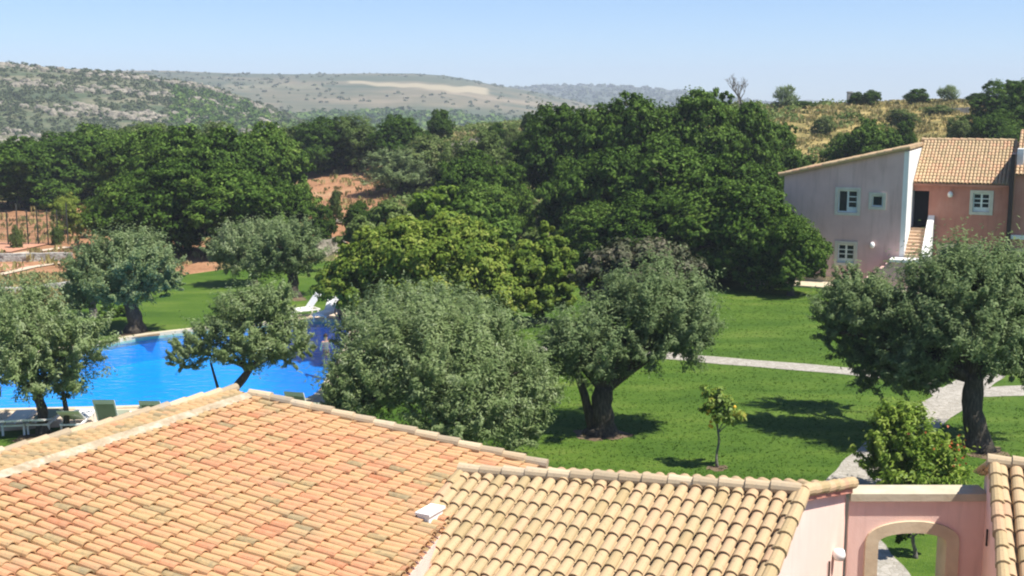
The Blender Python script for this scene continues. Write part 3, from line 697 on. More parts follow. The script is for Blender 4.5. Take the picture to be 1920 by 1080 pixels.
PROTO = {k: [forest_proto(k, 100 + i * 7 + j) for i in range(3)] for j, k in enumerate(('carob', 'almond', 'olive_far', 'yellow'))}
def forest(px, d, ytop, wpx, kind, label, group=None, name=None, cat='tree', hscale=1.0, sink=0.0):
    k = random.randrange(3); me_c, me_t = PROTO[kind][k]
    p = ray(px, 195); s = d / math.hypot(p.x, p.y); x, y = p.x * s, p.y * s
    z = tz(x, y) - sink; top = at_y(px, ytop, y).z
    hgt = max(top - z, .8) * 1.02; wid = wpx / F * (y / CP)
    nm = name or {'carob': 'carob_tree', 'almond': 'almond_tree', 'yellow': 'broadleaf_tree', 'olive_far': 'wild_olive_tree'}[kind]
    t = thing(nm, (x, y, z), label, cat, group, rz=random.uniform(0, 6.28))
    sx = wid * random.uniform(.92, 1.08) * (1.14 if cat == 'tree' and wpx > 75 else 1.0) / 8.4; t.scale = (sx, sx, hgt / 7.7)
    q = max(.86 if px < 600 else .74, min(1, 1.2 * sx / t.scale.z)); cw = link_mesh('crown', me_c, t); cw.scale.z = q; cw.location.z = 7.7 * (1 - q) * (1.0 if ytop < 245 else .2); link_mesh('trunk', me_t, t)
    return t
GL = 'woodland trees at the left'; GR = 'carob trees beside the far building'; GC = 'trees in the middle distance'
FOREST = [
 # left wood, back to front
 (-60,122,250,200,'carob','dark carob cut off by the left border, behind the red earth field',GL),
 (30,120,256,170,'carob','dark carob at the far left standing at the back of the red earth field',GL),
 (120,124,240,180,'carob','tall dark carob behind the yellowish bush at the edge of the red field',GL),
 (62,120,310,120,'carob','low dark tree in front of the far-left carob, directly above the red earth',GL),
 (185,128,232,150,'carob','carob whose top meets the rocky hill, left of the biggest dark clump',GL),
 (255,104,238,180,'carob','dark carob at the left shoulder of the big clump beyond the umbrella olive',GL),
 (330,96,234,190,'carob','tall dark carob in the middle of the big clump beyond the umbrella olive',GL),
 (415,94,238,180,'carob','dark carob in the right half of the big clump, with a rounded crown',GL),
 (495,96,228,150,'carob','dark carob at the right end of the big left clump, tallest of its row',GL),
 (232,86,322,150,'carob','lower carob at the left foot of the big clump, above the pale umbrella olive',GL),
 (320,82,300,190,'carob','broad carob in front of the big clump, directly above the umbrella olive',GL),
 (430,80,306,200,'carob','broad dark carob above the two olives of the far lawn',GL),
 (520,84,330,110,'carob','dark carob at the right foot of the big clump, beside the earth track',GL),
 # behind, valley edge
 (270,140,226,130,'almond','mid-green tree at the top of the left wood, just below the rocky slope',GC),
 (395,140,228,140,'almond','mid-green tree showing above the big dark clump, below the pale rock band',GC),
 (545,132,236,110,'almond','mid-green round tree just right of the big dark clump',GC),
 (600,130,212,110,'carob','dark tree on the skyline of the valley, left of the middle',GC),
 (665,128,214,110,'almond','green tree on the valley edge, below the straw-coloured field',GC),
 (745,124,208,92,'carob','dark rounded tree left of the small tree with flat dark top',GC),
 (826,132,205,52,'carob','small dark tree standing out against the pale hillside, left of the rocks',GC),
 (590,134,252,110,'almond','light green tree at the left edge of the earth track',GC),
 (690,132,240,130,'almond','light green spreading tree above the earth track',GC),
 (640,138,258,90,'almond','thin light green tree at the top of the earth track',GC),
 (748,110,286,118,'olive_far','round grey-green wild olive at the right side of the earth track',GC),
 (800,112,252,110,'almond','greenish tree behind the round grey-green wild olive',GC),
 (905,104,244,120,'almond','green tree directly below the grey rock outcrop',GC),
 (880,88,282,130,'carob','mid-size dark tree right of the round grey-green wild olive',GC),
 (945,84,268,110,'carob','dark tree in the shaded gap left of the big right-hand carobs',GC),
 (905,80,332,130,'carob','dark tree low in the shaded gap, above the yellow-green broadleaf tree',GC),
 (668,88,352,60,'carob','small dark tree below the earth track, beside a pale boulder',GC),
 # big right-hand carobs
 (1040,92,196,140,'carob','carob at the left end of the tall right-hand group, against the blue hills',GR),
 (1120,90,184,160,'carob','tall carob second from the left on the skyline of the right-hand group',GR),
 (1205,88,174,170,'carob','tall carob in the middle of the skyline of the right-hand group',GR),
 (1310,88,168,170,'carob','tallest carob of the right-hand group, left of the bare tree',GR),
 (1395,90,182,140,'carob','carob below the bare grey tree, right end of the skyline group',GR),
 (1455,94,232,120,'carob','dark carob where the right-hand group meets the dry hillside',GR),
 (1490,84,285,100,'carob','shaded carob right behind the roof edge of the mauve wall',GR),
 (1092,80,262,140,'carob','carob on the left flank of the right-hand group beside the dark gap',GR),
 (1160,78,262,190,'carob','broad carob in the middle row of the right-hand group, left part',GR),
 (1270,77,262,210,'carob','broad carob in the middle row of the right-hand group, centre',GR),
 (1375,75,285,190,'carob','broad carob in the middle row of the right-hand group, nearest the house',GR),
 (1120,72,370,150,'carob','low carob in the front row, right of the yellow-green broadleaf tree',GR),
 (1220,70,360,190,'carob','low carob in the front row above the purplish tree',GR),
 (1320,68,350,200,'carob','carob in the front row shading the lawn left of the house',GR),
 (1420,66,345,190,'carob','front carob with branches reaching across the mauve wall',GR),
 (1495,63,372,120,'carob','lowest leafy branch-tree right in front of the mauve wall corner',GR),
 # skyline on the right hillside
 (1472,150,163,52,'olive_far','small dark tree on the skyline right of the bare tree',None),
 (1500,150,188,60,'carob','low bush at the foot of the small skyline tree right of the bare tree',None),
 (1606,150,170,34,'carob','left half of the twin bush beside the pale stone post on the skyline',None),
 (1634,150,168,40,'carob','right half of the twin bush beside the pale stone post on the skyline',None),
 (1720,152,166,56,'carob','dark flat-topped bush on the skyline above the tiled roof',None),
 (1775,152,162,44,'olive_far','wispy grey-green tree on the skyline right of the flat-topped bush',None),
 (1832,150,174,42,'carob','small dark bush on the skyline left of the big right-edge tree',None),
 (1885,128,150,110,'carob','tall dark tree at the right edge of the picture on the hillside',None),
 (1940,118,140,120,'carob','dark tree cut off by the right border on the hillside',None),
 (1868,112,205,80,'carob','bluish dark bush at the foot of the tall right-edge tree',None),
 (1900,108,232,80,'carob','low dark bush behind the tiled roof at the right border',None),
]
for e in FOREST: forest(*e)
BUSH = [
 (1640,104,222,130,'carob','big rounded green bush on the dry slope right behind the tiled roofs',None,'hillside_bush','bush'),
 (1590,106,244,90,'carob','dark low bush left of the big rounded one on the dry slope',None,'hillside_bush','bush'),
 (1700,110,226,50,'carob','small dark bush right of the big rounded one on the dry slope',None,'hillside_bush','bush'),
 (1550,128,215,46,'almond','small greenish bush in the middle of the dry slope',None,'hillside_bush','bush'),
 (1512,98,262,70,'carob','dark bush on the dry slope touching the right-hand carobs',None,'hillside_bush','bush'),
 (1690,132,204,60,'almond','yellow-green bush below the flat-topped skyline bush',None,'hillside_bush','bush'),
 (1760,140,197,60,'almond','yellowish bush just under the skyline above the roof ridge',None,'hillside_bush','bush'),
 (1800,120,216,56,'almond','olive-coloured bush on the dry slope left of the tall right-edge tree',None,'hillside_bush','bush'),
 (600,84,360,64,'carob','small round dark bush on the earth track',None,'round_bush','bush'),
 (690,82,366,50,'carob','small dark bush across the track from the round one',None,'round_bush','bush'),
 (112,98,362,80,'yellow','yellow-green bush at the edge of the red field',None,'field_bush','bush'),
 (160,94,366,60,'yellow','yellowish bush right of the first one at the red field, by the big clump',None,'field_bush','bush'),
 (625,92,330,30,'almond','small thin bush in the middle of the earth track',None,'field_bush','bush'),
 (930,122,230,40,'carob','dark bush among the grey rocks in the middle distance',None,'rock_bush','bush'),
 (992,124,206,36,'carob','dark bush on top of the grey rocks beside the right-hand carobs',None,'rock_bush','bush'),
 (960,118,236,50,'almond','pale bush at the foot of the grey rocks',None,'rock_bush','bush'),
 (92,90,416,26,'almond','low bush behind the wire fence, near its right end',None,'fence_bush','bush'),
 (14,89,412,26,'almond','low bush behind the wire fence at the left border',None,'fence_bush','bush'),
]
for (px, d, yt, w, kd, lb, gp, nm, ct) in BUSH: forest(px, d, yt, w, kd, lb, gp, nm, ct, sink=.9 if nm == 'fence_bush' else .35)
# bare tree on the skyline
px, d = 1390, 130
p = ray(px, 195); s = d / math.hypot(p.x, p.y); x, y = p.x * s, p.y * s; z0 = tz(x, y)
bt = thing('bare_tree', (x, y, z0), 'leafless grey tree standing above the right-hand carobs against the sky', 'tree')
hh = at_y(1390, 146, y).z - z0; mb = MB(); rr = random.Random(9)
def branch(p, dirv, ln, rad, dep):
    e = p + dirv * ln
    mb.tube([p - dirv * rad, p.lerp(e, .5) + Vector((rr.uniform(-.05, .05) * ln, 0, 0)), e], [rad, rad * .85, rad * .6], 5)
    if dep == 0: return
    for k in range(3):
        nd = (dirv + Vector((rr.uniform(-.8, .8), rr.uniform(-.8, .8), rr.uniform(.0, .5)))).normalized()
        branch(e, nd, ln * rr.uniform(.55, .75), rad * .58, dep - 1)
branch(Vector((0, 0, 0)), Vector((0, 0, 1)), hh * .40, .16, 5)
mb.build('trunk', M['bark_grey'], bt, local=True)

# dry grass tufts on the hillside, understory and scrub: nobody could count them
def tufts(name, pts, h, wd, matl, seed, nb=9):
    r = np.random.default_rng(seed); pts = np.asarray(pts); k = np.repeat(np.arange(len(pts)), nb); N = len(k)
    hh = h * r.uniform(.5, 1.4, len(pts))[k]
    P = pts[k] + r.normal(size=(N, 3)) * np.array([wd, wd, 0]) + np.stack([0 * hh, 0 * hh, hh * .45], -1)
    Ax = unit(np.stack([r.normal(size=N) * .35, r.normal(size=N) * .35, np.ones(N)], -1)); Nn = unit(r.normal(size=(N, 3)) * np.array([1, 1, .3]) + np.array([0, 0, .5]))
    Nn = unit(Nn - Ax * (Nn * Ax).sum(-1, keepdims=True))
    var = .6 * r.random(len(pts))[k] + .4 * r.random(N)
    o = leaves_mesh(name, P, Nn, Ax, hh, wd * .9, var, matl); o['kind'] = 'stuff'; return o
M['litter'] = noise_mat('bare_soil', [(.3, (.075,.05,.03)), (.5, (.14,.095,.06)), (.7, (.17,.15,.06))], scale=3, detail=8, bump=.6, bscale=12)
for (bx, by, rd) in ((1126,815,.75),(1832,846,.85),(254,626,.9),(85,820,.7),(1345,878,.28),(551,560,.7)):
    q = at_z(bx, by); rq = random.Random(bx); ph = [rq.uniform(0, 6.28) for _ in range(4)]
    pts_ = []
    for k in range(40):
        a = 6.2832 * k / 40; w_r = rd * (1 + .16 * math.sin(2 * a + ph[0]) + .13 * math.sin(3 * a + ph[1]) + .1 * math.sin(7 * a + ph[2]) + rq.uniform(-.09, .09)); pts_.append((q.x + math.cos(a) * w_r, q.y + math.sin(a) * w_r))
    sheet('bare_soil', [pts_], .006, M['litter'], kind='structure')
rl = np.random.default_rng(77)
gx = rl.uniform(-2, 17, 34000); gy = 27 + 40 * rl.random(34000) ** 1.5
def poly_in(x, y, P):
    c = np.zeros(len(x), bool); j = len(P) - 1
    for i in range(len(P)):
        a, b_ = P[i], P[j]
        c ^= ((a[1] > y) != (b_[1] > y)) & (x < (b_[0] - a[0]) * (y - a[1]) / (b_[1] - a[1] + 1e-9) + a[0]); j = i
    return c
ok = np.ones(len(gx), bool)
for nm_ in ('garden_path', 'arch_path', 'side_path'):
    vv = [v.co for v in bpy.data.objects[nm_].data.vertices]; ok &= ~poly_in(gx, gy, [(v.x, v.y) for v in vv[0::2]] + [(v.x, v.y) for v in reversed(vv[1::2])])
M['blade'] = leaf_mat('grass_blade', [(0.0, (.030,.068,.007)), (.6, (.056,.110,.012)), (.9, (.09,.146,.021)), (1.0, (.15,.17,.042))], .3, .7, .1)
patch = fbm(gx, gy, .9, 6); ok &= rl.random(len(gx)) < np.clip(.75 + .25 * patch, .4, 1)
tufts('lawn_blades', np.stack([gx[ok], gy[ok], 0 * gx[ok]], -1), .034, .026, M['blade'], 78, 3)
r = np.random.default_rng(41)
pp = []
while len(pp) < 5200:
    a = math.radians(r.uniform(8.5, 27)); d = r.uniform(82, 185); x, y = d * math.sin(a), d * math.cos(a); pp.append((x, y, tz(x, y)))
tufts('dry_grass', pp, .42, .26, M['dry'], 42)
pp = []
while len(pp) < 1500:
    a = math.radians(r.uniform(-5, 4)); d = r.uniform(112, 170); x, y = d * math.sin(a), d * math.cos(a); pp.append((x, y, tz(x, y)))
while len(pp) < 2100:
    a = math.radians(r.uniform(-27, -17)); d = r.uniform(58, 72); x, y = d * math.sin(a), d * math.cos(a)
    if y < 56 or (x > -22.3 and y < 68): continue
    pp.append((x, y, tz(x, y)))
tufts('dry_grass', pp, .5, .25, M['dry'], 43)
pp = []
while len(pp) < 2600:
    a = math.radians(r.uniform(-27, 16)); d = r.uniform(78, 165); x, y = d * math.sin(a), d * math.cos(a)
    dgx = math.degrees(a)
    if dgx < -13.5 and d < 130: continue
    if -10.8 < dgx < -5.8 and d < 150 : continue
    if dgx > 12 and d > 96 and r.random() < .7: continue
    pp.append((x, y, tz(x, y)))
def clumps(name, pts, size, L, W, nleaf, matl, seed, flat=.7):
    r = np.random.default_rng(seed); pts = np.asarray(pts); k = np.repeat(np.arange(len(pts)), nleaf); N = len(k)
    sz = (size * r.uniform(.5, 1.5, len(pts)))[k]
    e = unit(r.normal(size=(N, 3))); e[:, 2] = np.abs(e[:, 2])
    P = pts[k] + e * (sz * r.random(N) ** .35)[:, None] * np.array([1, 1, flat])
    Nn = unit(e + r.normal(size=(N, 3)) * .5 + np.array([0, 0, .3])); Ax = unit(r.normal(size=(N, 3)))
    var = .6 * r.random(len(pts))[k] + .4 * r.random(N)
    f = r.uniform(.7, 1.3, N) * (sz / size) ** .5
    o = leaves_mesh(name, P, Nn, Ax, L * f, W * f, var, matl); o['kind'] = 'stuff'; return o
pw = []
while len(pw) < 700:
    a = math.radians(r.uniform(-27, -5.5)); d = r.uniform(76, 135); x, y = d * math.sin(a), d * math.cos(a); pw.append((x, y, tz(x, y)))
tufts('dry_weeds', pw, .5, .22, M['dry'], 71, 7)
clumps('undergrowth', pp, 1.0, .45, .26, 34, M['almond'], 44)
# scrub and rock bands on the hills
pxs = r.uniform(-250, 620, 9000); ts = r.uniform(.15, 1.0, 9000)
dens = .45 + .5 * fbm(pxs * .02, ts * 9, 1.0, 4)
dens += np.where((ts > .42) & (ts < .62) & (pxs < 300), .25, 0)
keep = r.random(9000) < np.clip(dens, .05, .9)
clumps('hillside_scrub', h1(pxs[keep], ts[keep]), 1.25, 1.0, .7, 22, M['scrub'], 45, .9)
pxs = r.uniform(330, 720, 1300); ts = r.uniform(.0, .85, 1300)
clumps('hillside_scrub', h1(pxs, ts), 2.2, 1.6, 1.1, 24, M['carob'], 46, .9)
pxs = r.uniform(-200, 1150, 700); ts = r.uniform(.3, 1.0, 700) ** .8; ok = ~((pxs > 640) & (pxs < 935) & (ts > .55) & (ts < .82)); pxs, ts = pxs[ok], ts[ok]
clumps('pasture_scrub', h2(pxs, ts), 2.0, 2.0, 1.4, 14, M['scrub'], 47, .8)
pxs = r.uniform(500, 1100, 1500); ts = r.uniform(.12, .34, 1500)
clumps('valley_wood', h2(pxs, ts), 5.0, 4.5, 3.2, 18, M['carob'], 48, .8)
pxs = r.uniform(800, 1500, 900); ts = r.uniform(.4, 1.0, 900)
clumps('far_scrub', h3(pxs, ts), 6.0, 6.0, 4.0, 10, M['scrub'], 49, .6)
def rocks(name, pts, sx, sz, seed, matl):
    r = random.Random(seed); mb = MB()
    for p in pts:
        a = r.uniform(.5, 1.5) * sx; h_ = sz * r.uniform(.4, 1.4); b_ = a * r.uniform(.4, .7); th = r.uniform(-.5, .5)
        ring_ = []
        for lv, (fz, fr_) in enumerate(((-.5, 1.05), (.45, 1.0), (1.0, .62))):
            for k in range(7):
                an = 6.28 * k / 7; q = fr_ * r.uniform(.75, 1.1)
                u, v = math.cos(an) * a * q, math.sin(an) * b_ * q
                ring_.append((p[0] + u * math.cos(th) - v * math.sin(th), p[1] + u * math.sin(th) + v * math.cos(th), p[2] + h_ * fz * r.uniform(.85, 1.15)))
        fs = [(i * 7 + k, i * 7 + (k + 1) % 7, (i + 1) * 7 + (k + 1) % 7, (i + 1) * 7 + k) for i in range(2) for k in range(7)] + [tuple(range(14, 21))]
        mb.add(ring_, fs)
    return mb
pxs, ts = [], []
while len(pxs) < 1050:
    a, t = r.uniform(-200, 540), r.uniform(.2, 1)
    band = math.sin(t * 34 + .7 * math.sin(a * .012) + a * .006)
    if band > .45 + .5 * r.random() - .15 or (t < .42 and a < 330 and r.random() < .5): pxs.append(a); ts.append(t)
for k in range(90): pxs.append(160 + k * 1.4 + r.normal() * 2); ts.append(.60 - k * .0009 + r.normal() * .004)
for k in range(120): pxs.append(r.normal() * 60 + 430); ts.append(r.uniform(.2, .45))
o = rocks('hillside_rocks', h1(np.array(pxs), np.array(ts)), 2.0, 1.2, 50, None).build('hillside_rocks', M['rock']); o['kind'] = 'stuff'
# straw-coloured field and pale track on the pasture hill (strips lying on its surface)
def hill_strip(name, fn, lo, hi, matl, n_=60, lift=2.5):
    """lo/hi: lists of (px, t)"""
    a = np.linspace(lo[0][0], lo[-1][0], n_)
    tl = np.interp(a, [q[0] for q in lo], [q[1] for q in lo]); th = np.interp(a, [q[0] for q in hi], [q[1] for q in hi])
    rows = []
    for f in np.linspace(0, 1, 7):
        rows.append(fn(a, tl + (th - tl) * f) + np.array([0, 0, lift]))
    V = np.concatenate(rows); I = (np.arange(6)[:, None] * n_ + np.arange(n_ - 1)[None]).ravel()
    o = np_mesh(name, V, np.stack([I, I + 1, I + n_ + 1, I + n_], -1), matl, smooth=True); o['kind'] = 'structure'; return o
ho = bpy.data.objects['pasture_hill']; nv = 320
pq = np.linspace(-300, 1250, 320)[None, :]; tq = np.linspace(0, 1.5, 130)[:, None]
w1 = .012 * np.sin(pq * .05) + .008 * np.sin(pq * .13)
def strip(lo, hi, soft=.02):
    tl = np.interp(pq, [a for a, _ in lo], [b for _, b in lo]) + w1; th_q = np.interp(pq, [a for a, _ in hi], [b for _, b in hi]) + w1
    m_ = sm((tq - tl) / soft + .5) * sm((th_q - tq) / soft + .5); ed = sm((pq - lo[0][0]) / 12) * sm((lo[-1][0] - pq) / 12); return m_ * ed
gold = np.maximum(strip([(655,.68),(720,.645),(780,.60),(850,.60),(922,.65)], [(655,.735),(720,.70),(780,.67),(850,.70),(922,.79)]), .35 * strip([(430,.60),(620,.62)], [(430,.66),(620,.67)], .05))
green = np.maximum(.7 * strip([(560,.74),(900,.70)], [(560,.92),(900,.85)], .12), .8 * strip([(300,.30),(700,.28),(1000,.30)], [(300,.42),(700,.40),(1000,.46)], .1))
cz = np.stack([gold + 0 * tq, green + 0 * tq, 0 * gold + 0 * tq, 1 + 0 * gold + 0 * tq], -1).reshape(-1, 4)
ca = ho.data.color_attributes.new('zone', 'FLOAT_COLOR', 'POINT'); ca.data.foreach_set('color', cz.astype(np.float32).ravel())
nt_ = M['hill2'].node_tree; bs = nt_.nodes['Principled BSDF']; src = bs.inputs['Base Color'].links[0].from_socket
at_ = nt_.nodes.new('ShaderNodeAttribute'); at_.attribute_name = 'zone'; sp_ = nt_.nodes.new('ShaderNodeSeparateColor'); nt_.links.new(at_.outputs['Color'], sp_.inputs[0])
for ch, cc in ((1, (.065,.085,.04)), (0, (.32,.27,.165))):
    mx_ = nt_.nodes.new('ShaderNodeMix'); mx_.data_type = 'RGBA'; mx_.inputs['B'].default_value = (*cc, 1)
    nt_.links.new(sp_.outputs[ch], mx_.inputs['Factor']); nt_.links.new(src, mx_.inputs['A']); src = mx_.outputs['Result']
nt_.links.new(src, bs.inputs['Base Color'])

# ------------------------------------------------------------------ rocks, walls, fence
def boulder(name, px, py, d, w, h_, label, seed, group=None, cat='rock'):
    r = random.Random(seed); p = ray(px, 195); s = d / math.hypot(p.x, p.y); x, y = p.x * s, p.y * s; z = tz(x, y)
    t = None; mb = MB(); nu, nv = 12, 7; vs = []
    ph = [r.uniform(0, 6.28) for _ in range(6)]
    for j in range(nv):
        el = -0.4 + (math.pi / 2 + .4) * j / (nv - 1)
        for i in range(nu):
            an = 6.28318 * i / nu
            q = 1 + .22 * math.sin(an * 2 + ph[0]) + .16 * math.sin(an * 3 + ph[1] + el * 2) + .1 * math.sin(an * 5 + ph[2]) + r.uniform(-.06, .06)
            vs.append((w / 2 * q * math.cos(el) * math.cos(an), w / 2 * .7 * q * math.cos(el) * math.sin(an), h_ * q * math.sin(el)))
    fs = [(j * nu + i, j * nu + (i + 1) % nu, (j + 1) * nu + (i + 1) % nu, (j + 1) * nu + i) for j in range(nv - 1) for i in range(nu)]
    mb.add(vs, fs); o = mb.build(name, M['rock'], None, local=True); o.location = (x, y, z)
    tag(o, label, cat, group); return o
RO = [(905,130,7,2.2,'grey rock outcrop at the left of the rocky rise, beside the dry grass'),(945,128,8,2.6,'largest grey rock outcrop below the blue hills'),
      (975,130,6,3.2,'tall pale rock at the right of the rocky rise'),(845,120,4,1.0,'flat pale rock in the dry grass left of the outcrops'),
      (895,122,4,1.2,'small pale rock between the dry grass and the outcrops'),(1000,128,5,2.8,'pale rock wedged against the right-hand carobs')]
for i, (px, d, w, h_, lb) in enumerate(RO):
    p = ray(px, 195); q = d / math.hypot(p.x, p.y); x, y = p.x * q, p.y * q; rq = random.Random(60 + i); pts_ = []
    for k in range(14):
        a = rq.uniform(0, 6.28); e = rq.random() ** .6; qx, qy = x + math.cos(a) * e * w * .6, y + math.sin(a) * e * w * .5
        pts_.append((qx, qy, tz(qx, qy) + (1 - e) * h_ * .45))
    o = rocks('rock_outcrop', pts_, w * .16, h_ * .36, 80 + i, None).build('rock_outcrop', M['rock']); tag(o, lb, 'rock', 'rocks on the central rise')
for i, (px, d, w, h_, lb) in enumerate([(592,79,1.6,.9,'pale boulder under the round dark bush, left one'),(616,80,2.0,.9,'wide pale boulder right of the round dark bush'),(680,78,2.2,1.1,'blue-grey boulder beside the small dark tree by the track'),(730,92,2.0,.7,'pale flat boulder at the foot of the round wild olive'),(648,96,3.0,.3,'low pale stone lying on the earth track')]):
    boulder('boulder', px, 0, d, w, h_, lb, 20 + i, 'boulders along the earth track')
def dry_wall(name, a, b, h_, label, seed):
    r = random.Random(seed); a, b = Vector(a), Vector(b); L = (b - a).length; e = (b - a).normalized(); nrm = Vector((-e.y, e.x, 0))
    mb = MB(); 
    for lv in range(3):
        q = r.uniform(-.2, 0)
        while q < L:
            w = r.uniform(.3, .7); z0 = h_ / 3 * lv; z1 = z0 + h_ / 3 * r.uniform(.9, 1.12); k = .28 - .03 * lv
            c = a + e * q
            f = lambda x, y, z, c=c: (c.x + e.x * x + nrm.x * y, c.y + e.y * x + nrm.y * y, c.z + z)
            j = lambda: r.uniform(-.04, .04)
            mb.box((.01, -k + j(), z0 - (.1 if lv == 0 else 0)), (min(w, L - q + .2) - .01, k + j(), z1), fr=f); q += w
    o = mb.build(name, M['stone']); tag(o, label, 'wall', 'dry stone walls at the left'); return o
def gp(px, py, z=None):
    p = at_z(px, py, 0); 
    for _ in range(4): p = at_z(px, py, tz(p.x, p.y))
    return p
dry_wall('stone_wall', gp(-120,566), gp(75,556), .55, 'nearer pale dry stone wall at the edge of the lawn, left of the umbrella olive', 1)
dry_wall('stone_wall', gp(84,555), gp(135,549), .6, 'short pale stone wall piece next to a post, touching the umbrella olive', 2)
dry_wall('stone_wall', gp(-120,492), gp(130,488), .5, 'farther pale dry stone wall in front of the clay court', 3)
def flatstrip(name, pts, w, matl):
    P = [gp(*p) for p in pts]; vs = []
    for i, p in enumerate(P):
        t = (P[min(i + 1, len(P) - 1)] - P[max(i - 1, 0)]).normalized(); nn = Vector((-t.y, t.x, 0)) * w / 2
        vs += [p + nn + Vector((0, 0, .06)), p - nn + Vector((0, 0, .06))]
    o = MB().add(vs, [(2*i, 2*i+1, 2*i+3, 2*i+2) for i in range(len(P) - 1)]).build(name, matl); o['kind'] = 'structure'; return o
flatstrip('field_path', [(-120,524),(0,516),(60,502),(110,494)], .7, M['deck'])
flatstrip('field_path', [(-100,484),(20,478),(70,472),(130,464)], .8, M['deck'])
o = MB().add([gp(-200,470) + Vector((0,0,.07)), gp(20,474) + Vector((0,0,.07)), gp(95,458) + Vector((0,0,.07)), gp(-150,452) + Vector((0,0,.07))], [(0,1,2,3)]).build('clay_court', M['clay']); o['kind'] = 'structure'
o = MB().add([gp(-150,522) + Vector((0,0,.05)), gp(10,510) + Vector((0,0,.05)), gp(60,500) + Vector((0,0,.05)), gp(40,496) + Vector((0,0,.05)), gp(-150,497) + Vector((0,0,.05))], [(0,1,2,3,4)]).build('clay_strip', M['clay']); o['kind'] = 'structure'
# wire fence round the court
fa_, fb_ = gp(-60, 462), gp(128, 458)
ft = thing('wire_fence', (fa_ + fb_) / 2, 'tall wire fence with thin dark posts at the back of the clay court', 'fence')
mbn = MB()
for k in range(11):
    p = fa_.lerp(fb_, k / 10); hgt = 2.5 if k % 5 else 3.0
    MB().tube([p - Vector((0, 0, .1)), p + Vector((0, 0, hgt))], .05, 6).build('post', M['iron'], ft)
for q in range(9):
    z = .15 + q * .28; mbn.tube([fa_ + Vector((0, -.05, z)), fb_ + Vector((0, -.05, z))], .007, 4)
for k in range(90):
    p = fa_.lerp(fb_, k / 89); mbn.tube([p + Vector((0, -.06, .1)), p + Vector((0, -.06, 2.4))], .006, 4)
mbn.build('netting', M['iron'], ft)
p = gp(80, 572); mb = MB(); mb.tube([p - Vector((0,0,.1)), p + Vector((0,0,.85)), p + Vector((0,0,.9))], [.09,.085,.02], 8)
tag(mb.build('wooden_post', M['wood']), 'short wooden post in the gap of the pale stone wall on the left', 'post')
# skyline post and rubble wall on the right hill
p = ray(1592, 195); s = 150 / math.hypot(p.x, p.y); p = Vector((p.x * s, p.y * s, 0)); p.z = tz(p.x, p.y)
mb = MB(); top = at_y(1592, 174, p.y).z
mb.prism([(p.x-.25,p.y-.25),(p.x+.25,p.y-.25),(p.x+.25,p.y+.25),(p.x-.25,p.y+.25)], p.z-.3, top); mb.prism([(p.x-.3,p.y-.3),(p.x+.3,p.y-.3),(p.x+.3,p.y+.3),(p.x-.3,p.y+.3)], top, top+.15)
tag(mb.build('stone_post', M['stone']), 'pale stone gatepost on the skyline beside the twin bush', 'post')
def hp(px, d):
    p = ray(px, 195); s = d / math.hypot(p.x, p.y); return Vector((p.x * s, p.y * s, tz(p.x * s, p.y * s)))
dry_wall('stone_wall', hp(1758, 140), hp(1815, 140), .6, 'low rubble wall on the right skyline above the roof ridge', 6)['group'] = 'dry stone walls'

